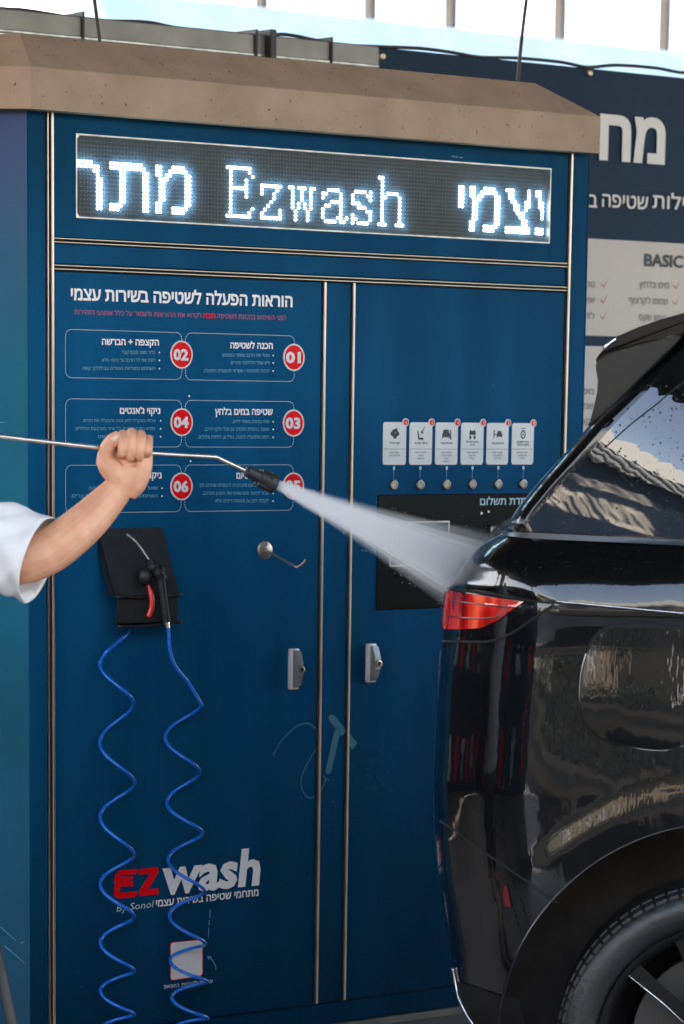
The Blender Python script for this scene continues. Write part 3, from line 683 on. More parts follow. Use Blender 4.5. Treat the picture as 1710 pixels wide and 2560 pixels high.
b.box((xa+.01, -OUT+.004, zb), (xb-.006, -OUT+.03, zb+.004)); b.build('holster_pocket', M['black'], door_a)
b = MB(); pts = [hpt(xa+.008+(xb-xa)*t, OUT+.002+.002*math.sin(t*7), zb-.003-.004*math.sin(t*3.1)+.006*t) for t in np.linspace(0, 1, 12)]; b.tube(pts, .0045, 8); b.build('holster_lip', M['black'], door_a, smooth=True)
# small scuffs and chips in the print
b = MB(); rs = random.Random(11)
for i in range(46):
    x, y = rs.uniform(150, 1400), rs.uniform(620, 2500)
    p = F(x, y, -.0013)
    if not (.02 < p.x < 1.72): continue
    a = rs.uniform(0, 6.3); d = Vector((math.cos(a), 0, math.sin(a))); n_ = Vector((-d.z, 0, d.x)); l, w2 = rs.uniform(.001, .005), rs.uniform(.0005, .0012)
    b.add([p-d*l-n_*w2, p+d*l-n_*w2*.4, p+d*l*.8+n_*w2*.4, p-d*l*.7+n_*w2], [(0, 1, 2, 3)])
b.build('paint_chips', M['teal'], cab)['kind'] = 'stuff'
b = MB()
for (x0, y0, x1, y1) in ((12, 2365, 62, 2408), (2, 2318, 40, 2352), (52, 2358, 62, 2353), (0, 1056, 13, 1056)):
    n45 = Vector((-1, -1, 0)).normalized(); P0 = Vector((XL, 0, 0))
    p, q = on_plane(x0, y0, P0+n45*.0012, n45), on_plane(x1, y1, P0+n45*.0012, n45); t = (q-p).normalized(); s_ = n45.cross(t)*.0009
    b.add([p-s_, q-s_*.4, q+s_*.4, p+s_], [(0, 1, 2, 3)])
b.build('scratches', M['cyanprint'], cab)
# scuffs on the header
b = MB()
for (x, y) in ((1133, 391), (1142, 392.5), (1153, 394)):
    p = F(x, y, -.0012); b.disc(p, (0, -1, 0), .006, 8, .002)
b.build('header_scuff', M['teal'], cab)

# ================================================================== BLOW GUN in the holster
GY = -(OUT+.026)
G = lambda x, y, dy=0: F(x, y, GY+dy)
zh = lambda x, y: (230+x/6.272, 1300+y/6.272)
gun = thing('blow_gun', 'black air blow gun with red trigger standing in the black holster', 'blow gun')
b = MB(); b.tube(spline([G(*zh(545, 220), .055), G(*zh(690, 335), .03), G(*zh(885, 612), .005), G(*zh(905, 640))], 4), [.0042]*12+[.0046], 10); b.build('nozzle_tube', M['steel_dark'], gun, smooth=True)
b = MB(); b.tube(spline([G(*zh(880, 640)), G(*zh(930, 720)), G(*zh(1010, 800)), G(*zh(1075, 890)), G(*zh(1090, 930))], 4), [.009]*4+[.013]*4+[.016]*4+[.014]*5, 12)
b.tube([G(*zh(830, 760), .01), G(*zh(840, 900), .012), G(*zh(870, 1010), .01)], [.014, .02, .012], 10)
b.tube([G(*zh(1050, 750)), G(*zh(1110, 800))], [.009, .008], 10)
b.build('gun_body', M['black'], gun, smooth=True)
b = MB(); tp = spline([G(*zh(888, 1015)), G(*zh(915, 1120), -.004), G(*zh(940, 1260), -.008), G(*zh(930, 1400), -.008), G(*zh(885, 1520), -.004)], 4)
b.tube(tp, [.0025+.0045*min(1, i/5) for i in range(len(tp))], 10); b.build('trigger', M['red_plastic'], gun, smooth=True)
b = MB(); gp = spline([G(*zh(1062, 880)), G(*zh(1090, 1060)), G(*zh(1115, 1260)), G(*zh(1140, 1440)), G(*zh(1165, 1600))], 14)
b.tube(gp, [.0108+.0013*(1 if i % 3 == 0 else 0) for i in range(len(gp))], 14); b.build('grip', M['black'], gun, smooth=True)
b = MB(); b.tube([G(*zh(1165, 1595)), G(*zh(1178, 1640)), G(*zh(1180, 1641)), G(*zh(1190, 1690))], [.0075, .0075, .0055, .0055], 6); b.build('hose_fitting', M['brass'], gun)

# ================================================================== BLUE COILED HOSE: wall port -> left coil -> floor -> right coil -> blow gun
def coil(xs, exts, first):                       # exts: (pixel x, pixel y) of the successive turning points; a real helix standing off the door
    pts = []; psi = R(39)
    yc = -.062
    for i in range(len(exts)-1):
        (xa_, ya_), (xb_, yb_) = exts[i], exts[i+1]
        pa = F(xa_, ya_, yc); pb = F(xb_, yb_, yc)
        s0 = first if i % 2 == 0 else -first     # side of the turning point: -1 left, +1 right
        for j in range(10):
            t = j/10; ph = math.pi*t
            cxm = (pa.x+pb.x)/2; rad = abs(pb.x-pa.x)/2*.80
            z = pa.z+(pb.z-pa.z)*t
            th_ = ph if s0 > 0 else math.pi+ph   # angle round the axis, 0 = far right as seen
            ex = math.cos(th_); ey = math.sin(th_)
            # e1 points to the viewer's right, e2 towards the viewer
            e1 = Vector((.777, -.629, 0)); e2 = Vector((-.629, -.777, 0))
            pts.append(Vector((cxm, yc, z))+(e1*ex+e2*ey*(-1))*rad)
    return pts
lc = [(249, 1658.5), (334.5, 1754.5), (248, 1857), (338, 1953), (249, 2043), (337, 2132), (249, 2212), (337, 2286), (250, 2359), (337, 2422), (250, 2480), (337, 2531), (250, 2580), (336, 2625)]
rc = [(503.6, 1756.7), (412, 1843.7), (500, 1926), (416.5, 2009), (507, 2078), (419.6, 2151.8), (512.5, 2223), (423, 2292.4), (514.7, 2355), (425, 2406), (520.5, 2448.7), (428.6, 2497.8), (521, 2540), (430, 2580), (521, 2615)]
pl = coil(0, lc, -1); pr = coil(0, rc, 1)
start = [F(322, 1578, -.002), F(312, 1590, -.035), F(285, 1613, -.05), F(262, 1634, -.06)]
gend = [G(*zh(1195, 1688)), G(*zh(1205, 1800)), F(424, 1620, -.1), F(437, 1663, -.095), F(470, 1705, -.085)]
floor_loop = [Vector((.16, -.12, .016)), Vector((.24, -.2, .012)), Vector((.33, -.19, .012)), Vector((.4, -.12, .016))]
path = spline(start, 4)[:-1]+pl+spline([pl[-1]]+floor_loop+[pr[-1]], 6)[1:-1]+pr[::-1]+spline(gend, 4)[::-1]
b = MB(); b.tube(spline(path, 2), .0046, 10); hose = b.build('coiled_hose', M['hose_blue'], None, smooth=True)
tag(hose, 'bright blue coiled air hose hanging in two strands below the black holster', 'hose')

# ================================================================== SPRAY LANCE, its jet and its hose
DL = 6.62
lan = thing('spray_lance', 'thin bent steel pressure lance with black nozzle guard held in the fist', 'spray lance')
LP = [at(-330, 1052, 6.33), at(-60, 1083, 6.475), at(0, 1091.5, 6.505), at(250, 1120, DL), at(376, 1133, 6.68), at(520, 1141.5, 6.745), at(541, 1143.5, 6.755), at(556, 1150, 6.762), at(622, 1181, 6.79)]
b = MB(); b.tube(spline(LP, 4), .0047, 12); b.build('lance_tube', M['lance'], lan, smooth=True)
na, nb = at(614, 1176, 6.787), at(700, 1218, 6.825); nd = (nb-na).normalized()
b = MB(); b.tube([na, na+nd*.004, na+nd*.03, na+nd*.034, na+nd*.055, na+nd*.058, na+nd*.072, na+nd*.076], [.008, .0125, .0125, .0155, .0165, .0195, .0205, .012], 14)
for a in range(6):
    s_ = nd.cross(UZ).normalized(); t_ = nd.cross(s_); v_ = s_*math.cos(a*math.pi/3)+t_*math.sin(a*math.pi/3); b.obox(na+nd*.05+v_*.0165, nd*.017, v_*.0035, nd.cross(v_)*.0028)
b.build('nozzle_guard', M['blackrub'], lan, angle=35)
gr = at(-330, 1052, 6.33); gd = (at(-60, 1083, 6.475)-gr).normalized()
b = MB(); b.tube([gr+gd*.1, gr-gd*.02, gr-gd*.05], [.014, .02, .02], 12); b.tube([gr-gd*.03, gr-gd*.06-UZ*.06, gr-gd*.085-UZ*.13], [.02, .018, .016], 12); b.build('pistol_grip', M['black'], lan, smooth=True)
hb = gr-gd*.085-UZ*.13
HP = spline([hb, hb-UZ*.1-FW*.04, at(-250, 1700, 6.12), at(-75, 2160, 6.2), at(-8, 2385, 6.3), at(30, 2556, 6.3), at(75, 2740, 6.3), at(180, 2880, 6.35)], 6)
last = HP[-1]; HP += spline([last, Vector((last.x-.1, last.y-.2, .02)), Vector((last.x-.6, last.y-.5, .014)), Vector((last.x-1.3, last.y-.3, .014))], 6)[1:]
b = MB(); b.tube([Vector((p.x, p.y, max(p.z, .013))) for p in HP], .0115, 12)
tag(b.build('pressure_hose', M['blackrub'], None, smooth=True), 'thick black rubber pressure hose hanging at the lower left edge', 'hose')

# water jet: a narrow fan of scattering droplets
J0 = at(697, 1213, 6.823); J1 = at(1215, 1450, 7.35)
jd = (J1-J0); jl = jd.length; jd.normalize(); jside = jd.cross(FW).normalized()   # across the jet as it opens
jt = jd.cross(jside).normalized()
b = MB(); ringn = 20; st = 26
for i in range(st+1):
    t = i/st; w2 = .012+.076*t+.028*t*t; w3 = .010+.05*t; c = J0+jd*(jl*t)
    b.v += [c+jside*math.cos(2*math.pi*j/ringn)*w2+jt*math.sin(2*math.pi*j/ringn)*w3 for j in range(ringn)]
for i in range(st):
    for j in range(ringn): b.f.append((i*ringn+j, i*ringn+(j+1) % ringn, (i+1)*ringn+(j+1) % ringn, (i+1)*ringn+j))
b.f += [tuple(range(ringn)), tuple(range(st*ringn, (st+1)*ringn))]
# local space: x along the jet (0..1), y and z across it in units of the local half widths
Mx = Matrix(((jd.x, jside.x, jt.x, J0.x), (jd.y, jside.y, jt.y, J0.y), (jd.z, jside.z, jt.z, J0.z), (0, 0, 0, 1)))
Mi = Mx.inverted(); b.v = [Mi @ v for v in b.v]
jm = bpy.data.materials.new('water_spray'); jm.use_nodes = True; N, L = nod(jm); N.remove(N['Principled BSDF'])
pv = N.new('ShaderNodeVolumePrincipled'); pv.inputs['Color'].default_value = (.995, .995, .995, 1); pv.inputs['Anisotropy'].default_value = .0
L.new(pv.outputs[0], N['Material Output'].inputs['Volume'])
def mth(op, a, b_=None, clamp=False):
    n = N.new('ShaderNodeMath'); n.operation = op; n.use_clamp = clamp
    for k, v in enumerate((a, b_)):
        if v is None: continue
        if isinstance(v, (int, float)): n.inputs[k].default_value = v
        else: L.new(v, n.inputs[k])
    return n.outputs[0]
tcn = N.new('ShaderNodeTexCoord'); sx = N.new('ShaderNodeSeparateXYZ'); L.new(tcn.outputs['Object'], sx.inputs[0])
t = mth('DIVIDE', sx.outputs['X'], jl)
w2 = mth('ADD', mth('MULTIPLY', t, .076), mth('ADD', mth('MULTIPLY', mth('MULTIPLY', t, t), .028), .012)); w3 = mth('ADD', mth('MULTIPLY', t, .05), .010)
yy = mth('DIVIDE', sx.outputs['Y'], w2); zz = mth('DIVIDE', sx.outputs['Z'], w3)
rr_ = mth('SQRT', mth('ADD', mth('MULTIPLY', yy, yy), mth('MULTIPLY', zz, zz)))
cmb = N.new('ShaderNodeCombineXYZ'); L.new(mth('MULTIPLY', t, 1.2), cmb.inputs[0]); L.new(mth('MULTIPLY', yy, 8.), cmb.inputs[1]); L.new(mth('MULTIPLY', zz, 3.), cmb.inputs[2])
nz = N.new('ShaderNodeTexNoise'); nz.inputs['Scale'].default_value = 1.6; nz.inputs['Detail'].default_value = 5; L.new(cmb.outputs[0], nz.inputs['Vector'])
core = mth('SUBTRACT', 1.0, mth('MULTIPLY', mth('SUBTRACT', rr_, .22), 1.5), True)
core = mth('MULTIPLY', mth('MULTIPLY', core, core), core)
haze_ = mth('MULTIPLY', mth('SUBTRACT', 1.0, rr_, True), .08)
stre = mth('MULTIPLY', mth('SUBTRACT', nz.outputs['Fac'], .34), 4.2, True)
fall = mth('DIVIDE', 1.0, mth('ADD', mth('MULTIPLY', t, 4.2), .32))
dens = mth('MULTIPLY', mth('MULTIPLY', mth('ADD', core, haze_), stre), mth('MULTIPLY', fall, 1700.0))
L.new(dens, pv.inputs['Density'])
jet = mesh('water_jet', b.v, b.f, jm); fix_normals(jet); jet.matrix_world = Mx
tag(jet, 'white fan of pressurised water spraying from the lance onto the car', 'water jet', kind='stuff')
# loose droplets round the jet
b = MB(); rj = random.Random(5)
for i in range(600):
    t = rj.random()**.6; r_ = abs(rj.gauss(0, .35))+.6; a = rj.uniform(0, 6.283)
    w2_ = .011+.066*t+.022*t*t; w3_ = .009+.045*t; c = J0+jd*(jl*t)+jside*(math.cos(a)*w2_*r_)+jt*(math.sin(a)*w3_*r_)
    l = rj.uniform(.0012, .006); q = rj.uniform(.0002, .0004)
    s1, s2 = jside*q, jt*q
    b.add([c-jd*l, c+s1, c+s2, c-s1, c-s2, c+jd*l], [(0, 1, 2), (0, 2, 3), (0, 3, 4), (0, 4, 1), (5, 2, 1), (5, 3, 2), (5, 4, 3), (5, 1, 4)])
M['drop'] = mat('water_drop', (.75, .77, .8), .15)
dr = b.build('water_droplets', M['drop']); tag(dr, 'fine loose droplets flying beside the white water fan', 'droplets', kind='stuff')

# ================================================================== PERSON
per = thing('person', 'person in a white t-shirt raising one bare arm with the fist round the lance', 'person')
z5h = lambda x, y: (100+x/2.178, 960+y/2.178)
z7 = lambda x, y: (x/1.823, 1000+y/1.823)
def remesh(o, vox, sm=6):
    md = o.modifiers.new('r', 'REMESH'); md.mode = 'VOXEL'; md.voxel_size = vox; md.use_smooth_shade = True
    if sm:
        ms = o.modifiers.new('s', 'SMOOTH'); ms.iterations = sm; ms.factor = .5
    bpy.context.view_layer.update()
    me = bpy.data.meshes.new_from_object(o.evaluated_get(bpy.context.evaluated_depsgraph_get()))
    me.polygons.foreach_set('use_smooth', [True]*len(me.polygons))
    o.modifiers.clear(); o.data = me; return o
def etube(mb, secs, n=20, cap=True):             # secs: (centre, half axis a, half axis b) - ellipses
    rings = []
    for c, a, b_ in secs: rings.append([Vector(c)+Vector(a)*math.cos(2*math.pi*j/n)+Vector(b_)*math.sin(2*math.pi*j/n) for j in range(n)])
    vs = [v for r in rings for v in r]; k = len(rings)
    fs = [(i*n+j, i*n+(j+1) % n, (i+1)*n+(j+1) % n, (i+1)*n+j) for i in range(k-1) for j in range(n)]
    if cap: fs += [tuple(range(n-1, -1, -1)), tuple(range((k-1)*n, k*n))]
    mb.add(vs, fs)
TO = -FW                                          # towards the camera
def limb(px_path, rads, depths, squash=.85, sub=5):
    P_ = spline([at(x, y, d) for (x, y), d in zip(px_path, depths)], sub); rr = spline([Vector((r, 0, 0)) for r in rads], sub)
    out = []
    for i, p in enumerate(P_):
        t = (P_[min(i+1, len(P_)-1)]-P_[max(i-1, 0)]).normalized(); a = t.cross(TO).normalized(); b_ = t.cross(a).normalized()
        out.append((p, a*rr[i].x, b_*rr[i].x*squash))
    return out
b = MB()
DH = DL+.016                                      # palm lies behind the lance
# forearm, wrist, heel of the hand
etube(b, limb([(-60, 1392), (20, 1402), (66, 1398), (121, 1377), (170, 1344), (219, 1303), (263, 1258), (296, 1222), (312, 1198), (318, 1170)],
              [.050, .050, .049, .0475, .045, .0415, .036, .0305, .0285, .031], [6.60, 6.60, 6.60, 6.605, 6.61, 6.62, 6.63, DH-.002, DH-.004, DH-.004], .86))
# palm block
etube(b, limb([z5h(470, 555), z5h(468, 500), z5h(478, 440), z5h(500, 380), z5h(510, 325)], [.030, .040, .046, .044, .038], [DH, DH, DH+.004, DH+.012, DH+.02], .40))
# ball of the thumb and little-finger side pad
etube(b, limb([z5h(448, 545), z5h(405, 485), z5h(368, 440), z5h(352, 400)], [.018, .023, .021, .017], [DH-.01, DH-.016, DH-.016, DH-.012], .9))
etube(b, limb([z5h(488, 612), z5h(518, 560), z5h(548, 495), z5h(566, 430), z5h(572, 385)], [.012, .019, .020, .018, .015], [DH-.002, DH-.006, DH-.010, DH-.008, DH-.002], .9))
# thumb: up along the near side, tip over the first finger
thumb = limb([z5h(352, 440), z5h(354, 390), z5h(372, 338), z5h(402, 300), z5h(432, 276)], [.0175, .0158, .0146, .0132, .0095], [DH-.014, DH-.018, DH-.026, DH-.033, DH-.036], .9)
etube(b, thumb)
# fingers: from the knuckle behind the lance, over it, down in front, tip tucked on the palm
fing = [((452, 330), 280, 384, .0098, 450), ((500, 322), 270, 402, .0098, 499), ((549, 326), 278, 400, .0094, 549), ((590, 338), 302, 384, .0082, 592)]
for (kx, ky), top, bot, r, xx in fing:
    etube(b, limb([z5h(kx, ky+10), z5h(kx+1, top+10), z5h(xx, top-2), z5h(xx+1, top+30), z5h(xx-1, (top+bot)/2+14), z5h(xx-4, bot-6), z5h(xx-9, bot+2)],
                  [r*1.1, r*1.12, r*1.06, r*1.0, r*1.0, r*.93, r*.72], [DH+.016, DH+.012, DH-.012, DH-.032, DH-.037, DH-.030, DH-.020], 1.0))
arm = b.build('arm_tmp', M['skin'], None); arm_mesh = remesh(arm, .0017, 2)
# the rest of the body stands left of the picture
sh = at(-290, 1300, 6.62); shz = 1.47
pb = Vector((sh.x, sh.y, 0))+TO.normalized()*0
fwd = Vector((RT.x, RT.y, 0)).normalized(); lat = Vector((FW.x, FW.y, 0)).normalized()   # he faces the picture's right; his left is away from us
ctr = Vector((sh.x, sh.y, 0))-lat*.2
def bp(f, l, z): return ctr+fwd*f+lat*l+UZ*z
b = MB()
hd = lambda f, l, z: bp(f-.02, l+.085, z)          # the head leans away from the lance
etube(b, [(bp(.0, 0, 1.44), fwd*.055, lat*.055), (bp(.0, .04, 1.52), fwd*.052, lat*.052), (hd(.02, -.01, 1.60), fwd*.05, lat*.05)])
etube(b, [(hd(.03, 0, 1.555), fwd*.03, lat*.03), (hd(.035, 0, 1.575), fwd*.075, lat*.055), (hd(.03, 0, 1.63), fwd*.09, lat*.068), (hd(.02, 0, 1.70), fwd*.098, lat*.075), (hd(.015, 0, 1.755), fwd*.088, lat*.068), (hd(.01, 0, 1.785), fwd*.04, lat*.034)])
b.sphere(hd(.126, 0, 1.655), .016, 10, (1, 1, 1.3)); b.sphere(hd(.115, 0, 1.675), .014, 10)
for s in (-1, 1): b.sphere(hd(.015, s*.076, 1.665), .02, 10, (.8, .4, 1.4)); b.tube([bp(.0, s*.09, .47), bp(.0, s*.09, .3), bp(-.01, s*.09, .08), bp(0, s*.09, .06)], [.056, .05, .036, .035], 14)
# right arm holds the grip
b.tube(spline([bp(-.01, -.14, 1.40), bp(.06, -.26, 1.35), bp(.15, -.36, 1.27)], 4), [.046]*9, 14)
rh = gr-gd*.06-UZ*.07
b.tube(spline([bp(0, -.1, 1.0), bp(0, -.16, 1.38), bp(-.01, -.2, 1.40)], 3), .05, 12)
b.tube(spline([bp(0, 0, 1.2), bp(0, .0, 1.46)], 3), .09, 14); b.tube(spline([bp(0, 0, 1.38), bp(-.0, .2, 1.40)], 3), .055, 14); b.tube(spline([bp(0, 0, 1.38), bp(-.0, -.2, 1.40)], 3), .055, 14)
b.tube(spline([bp(0, .16, 1.40), at(-200, 1350, 6.62), at(-60, 1392, 6.60), at(-20, 1397, 6.6)], 4), .046, 14)
b.tube([bp(0, 0, 1.25), bp(0, 0, .8)], .1, 14)
for s in (-1, 1): b.tube([bp(0, s*.05, .85), bp(0, s*.09, .45)], [.08, .056], 14)
b.sphere(bp(.15, -.36, 1.27), .045, 12); b.tube(spline([bp(.15, -.36, 1.27), bp(.15, -.36, 1.27).lerp(rh, .5), rh], 5), [.044-.0016*i for i in range(11)], 14)
b.sphere(rh, .042, 14, (1, .8, 1.2))
for k in range(4): b.tube(spline([rh+UZ*(.03-.022*k)-fwd*.01+lat*.03, rh+UZ*(.03-.022*k)+fwd*.038+lat*.012, rh+UZ*(.028-.022*k)+fwd*.03-lat*.026], 4), .0105, 8)
b.tube([rh-lat*.03+UZ*.02, rh-lat*.02+UZ*.05+fwd*.03], [.013, .01], 8)
body2 = b.build('body_tmp', M['skin'], None); remesh(body2, .008, 3)
md = arm.modifiers.new('u', 'BOOLEAN'); md.operation = 'UNION'; md.object = body2; md.solver = 'MANIFOLD'; bpy.context.view_layer.update()
me = bpy.data.meshes.new_from_object(arm.evaluated_get(bpy.context.evaluated_depsgraph_get())); arm.modifiers.clear()
me.materials.clear(); me.materials.append(M['skin'])
me.polygons.foreach_set('use_smooth', [True]*len(me.polygons))
for o in (arm, body2): bpy.data.objects.remove(o)
link(bpy.data.objects.new('body', me), per)
# t-shirt: torso and two sleeves
b = MB()
etube(b, [(bp(0, 0, .86), fwd*.13, lat*.18), (bp(0, 0, 1.0), fwd*.125, lat*.172), (bp(.005, 0, 1.2), fwd*.13, lat*.19), (bp(.0, 0, 1.36), fwd*.125, lat*.205), (bp(0, 0, 1.44), fwd*.10, lat*.17), (bp(0, 0, 1.48), fwd*.07, lat*.085), (bp(0.005, 0, 1.5), fwd*.062, lat*.068)], 28)
b.tube(spline([bp(-.01, -.12, 1.395), bp(.05, -.24, 1.355), bp(.11, -.315, 1.305)], 4), [.082, .082, .081, .08, .08, .08, .08, .081, .082], 24)
shirt = b.build('shirt_tmp', M['shirt']); remesh(shirt, .009, 5)
# near sleeve as an open tube with folds
s0 = bp(0, .12, 1.42)
hem_t, hem_b = z7(241, 534), z7(112, 920)
secs = []
def sleeve(th_off, nrm_in, n=64, k=34):
    vs, fs = [], []
    for i in range(k):
        t = i/(k-1)
        # axis from shoulder to hem, half heights measured on the photo
        cxp = lerpi(t, (0, .35, .7, .88, 1), (-300, -180, -10, 56, 96.5)); 
        top = lerpi(t, (0, .35, .7, .88, 1), (1225, 1222, 1258, 1283, 1294)); bot = lerpi(t, (0, .35, .7, .88, 1), (1420, 1440, 1484, 1496, 1505))
        tilt = lerpi(t, (0, .7, .88, 1), (0, 8, 24, 35.5))
        dep = lerpi(t, (0, 1), (6.56, 6.605))
        pt_ = at(cxp+tilt, top, dep); pb_ = at(cxp-tilt, bot, dep)
        c = (pt_+pb_)/2; a = (pt_-pb_)/2; ax = RT*.95-UP*.3
        bdir = TO; ra = a.length-th_off; rb = lerpi(t, (0, .6, 1), (.11, .085, .083))-th_off
        for j in range(n):
            th = 2*math.pi*j/n
            fold = .0055*math.sin(th*3+t*9)+.004*math.sin(th*5-t*16+1)+.003*math.sin(th*9+t*23)
            fold *= (.5+t)*(1-.85*t**5)
            if t > .93: fold += .0012
            p = c+a.normalized()*math.cos(th)*(ra+fold)+bdir*math.sin(th)*(rb+fold)
            # the hem leans towards the viewer so its mouth is seen
            p = p+RT*(-.020*math.sin(th)*t**3)
            vs.append(p)
    for i in range(k-1):
        for j in range(n): fs.append((i*n+j, i*n+(j+1) % n, (i+1)*n+(j+1) % n, (i+1)*n+j))
    return vs, fs, n, k
vo, fo, n_, k_ = sleeve(0, 1); vi, fi, _, _ = sleeve(.003, 1)
b = MB(); b.add(vo, fo); base = len(b.v); b.add(vi, [tuple(reversed(f)) for f in fi])
for j in range(n_): b.f.append(((k_-1)*n_+j, (k_-1)*n_+(j+1) % n_, base+(k_-1)*n_+(j+1) % n_, base+(k_-1)*n_+j))
sl = b.build('sleeve_tmp', M['shirt'], None, smooth=True, fix=False)
bm = bmesh.new(); bm.from_mesh(shirt.data); bm.from_mesh(sl.data); bmesh.ops.recalc_face_normals(bm, faces=bm.faces); me = bpy.data.meshes.new('shirt'); bm.to_mesh(me); bm.free(); me.materials.append(M['shirt'])
me.polygons.foreach_set('use_smooth', [True]*len(me.polygons))
for o in (shirt, sl): bpy.data.objects.remove(o)
link(bpy.data.objects.new('shirt', me), per)
b = MB(); etube(b, [(bp(0, 0, .93), fwd*.115, lat*.165), (bp(0, 0, .84), fwd*.125, lat*.175), (bp(0, 0, .76), fwd*.12, lat*.17)], 28)
for s in (-1, 1): b.tube(spline([bp(0, s*.085, .84), bp(.005, s*.09, .65), bp(0, s*.092, .44)], 4), [.095, .093, .09, .088, .086, .084, .082, .08, .08], 20)
o = b.build('shorts', M['trousers'], per); remesh(o, .012, 4)
for s in (-1, 1):
    b = MB(); etube(b, [(bp(-.08, s*.09, .045), lat*.035, UZ*.04), (bp(-.03, s*.09, .055), lat*.042, UZ*.055), (bp(.05, s*.09, .045), lat*.045, UZ*.045), (bp(.14, s*.09, .032), lat*.046, UZ*.031), (bp(.19, s*.09, .026), lat*.028, UZ*.022)], 16)
    b.build('shoe', M['shoe'], per, smooth=True)
b = MB(); etube(b, [(hd(-.055, 0, 1.62), fwd*.04, lat*.066), (hd(-.02, 0, 1.68), fwd*.075, lat*.083), (hd(.0, 0, 1.74), fwd*.1, lat*.083), (hd(.005, 0, 1.785), fwd*.085, lat*.07), (hd(0, 0, 1.805), fwd*.04, lat*.035)]); b.build('hair', M['hair'], per, smooth=True)
b = MB()
for s in (-1, 1): b.sphere(hd(.105, s*.033, 1.685), .011, 10, (.8, .9, .6))
b.build('eyes', M['white'], per, smooth=True)
b = MB(); b.tube([hd(.10, -.024, 1.612), hd(.117, 0, 1.612), hd(.10, .024, 1.612)], [.003, .006, .003], 8); b.build('mouth', M['lip'], per, smooth=True)
# thumb nail
p_ = at(*z5h(408, 294), DH-.047); b = MB(); etube(b, [(p_+(UP*.7+RT*.6).normalized()*k2, (RT*.7-UP*.6).normalized()*w3, TO*.0012) for k2, w3 in ((-.007, .004), (-.004, .0055), (.003, .0055), (.006, .003))], 10)
M['nail'] = mat('nail', (.72, .46, .36), .3); b.build('thumb_nail', M['nail'], per, smooth=True)

# ================================================================== CAR
PSI = R(43.5)
U_ = np.array([math.cos(PSI), -math.sin(PSI), 0.]); V_ = np.array([math.sin(PSI), math.cos(PSI), 0.])
O_ = np.array([.348, -2.0485, 0.]); WZ = .35; WIDTH = 1.86
CAMn, FWn, RTn, UPn = (np.array(x) for x in (CAM, FW, RT, UP))
def px_uz(px, py, v):                              # pixel -> (u, z) on the plane v = const
    d = FWn+RTn*((px-CX)/FPX)-UPn*((py-CY)/FPX); t = ((O_+V_*v-CAMn)@V_)/(d@V_); p = CAMn+d*t-O_; return float(p@U_), float(p[2])
def sil(pts, v): return [px_uz(x, y, v) for x, y in pts]
rear = sil([(1240, 2640), (1180, 2560), (1163, 2540), (1139, 2489), (1128, 2406), (1118, 2344), (1105.6, 2265), (1093, 2182), (1085, 2087), (1081, 1950), (1088, 1811), (1098, 1651), (1106, 1572), (1110, 1535), (1116, 1489), (1122, 1458), (1141, 1435), (1163.6, 1398), (1197, 1365), (1242, 1342)], .24)
rear += sil([(1259, 1332), (1288, 1278), (1342, 1211), (1408, 1139), (1474.6, 1062), (1549, 990), (1630.7, 912), (1700, 842), (1760, 785)], .2)
rz = np.array([p[1] for p in rear]); ru = np.array([p[0] for p in rear]); o_ = np.argsort(rz); rz, ru = rz[o_], ru[o_]
zf = np.linspace(.15, 2.05, 1901)
def smooth(y, w):                                   # gaussian blur, w in samples
    k = np.exp(-.5*(np.arange(-4*w, 4*w+1)/w)**2); k /= k.sum(); return np.convolve(np.pad(y, 4*w, mode='edge'), k, 'valid')
u0f = smooth(np.interp(zf, rz, ru), 7)
SIL = np.array([(1240, 2640), (1180, 2560), (1163, 2540), (1139, 2489), (1128, 2406), (1118, 2344), (1105.6, 2265), (1093, 2182), (1085, 2087), (1081, 1950), (1088, 1811), (1098, 1651), (1106, 1572), (1110, 1535), (1116, 1489), (1122, 1458), (1141, 1435), (1163.6, 1398), (1197, 1365), (1242, 1342), (1259, 1332), (1288, 1278), (1342, 1211), (1408, 1139), (1474.6, 1062), (1549, 990), (1630.7, 912), (1700, 842)])[::-1]
v_low = np.interp(zf, [.15, .25, .35, .5, .7, .9, 1.1, 1.2, 1.26, 1.277], [.12, .05, .022, .006, .0, .001, .005, .007, .003, .0])
v_low = smooth(v_low, 10)
sl_ = np.interp(zf, [1.277, 1.295, 1.315, 1.335, 1.36, 1.39, 1.41, 1.422, 1.428], [.05, .14, .2, .3, .5, .8, 1.0, .9, 0.]); sl_[zf < 1.277] = 0; sl_[zf > 1.428] = 0
v_sh = np.cumsum(smooth(sl_, 4))*.001
zg_ = np.linspace(1.0, 2.6, 1601)
al = np.interp(zg_, [1.0, 1.43, 1.56, 1.60, 1.64, 1.68, 1.75, 1.85, 2.0, 2.2], [4, 4.0, 5.0, 5.4, 6.2, 8.6, 15., 21, 24, 24])
A_ = np.cumsum(np.tan(np.radians(smooth(al, 8))))*.001
KG, UG = .55, -.3
def vside(u, z):
    u = np.asarray(u, float); z = np.asarray(z, float)
    v = np.interp(z, zf, v_low)+np.interp(z, zf, v_sh)
    s = KG*np.clip(u-UG, -.35, .5)
    v = v+np.where(z > 1.428, np.interp(z+s, zg_, A_)-np.interp(1.428+s, zg_, A_), 0)
    v = v+np.where(z > 1.87, ((z-1.87)/.08)**2*.28, 0)
    for wu in (0., 2.78):
        d = np.hypot(u-wu, z-WZ); x = np.clip((.60-d)/.055, 0, 1); v = v-.004*x*x*(3-2*x)*np.clip((z-.3)/.1, 0, 1)
    return v
def Lc(z): return np.interp(z, [.2, 1.30, 1.40, 1.46], [.27, .25, .12, .035])
def Wc_(z): return np.interp(z, [.2, 1.30, 1.40, 1.46], [.30, .30, .20, .10])
def u0(z): return np.interp(z, zf, u0f)
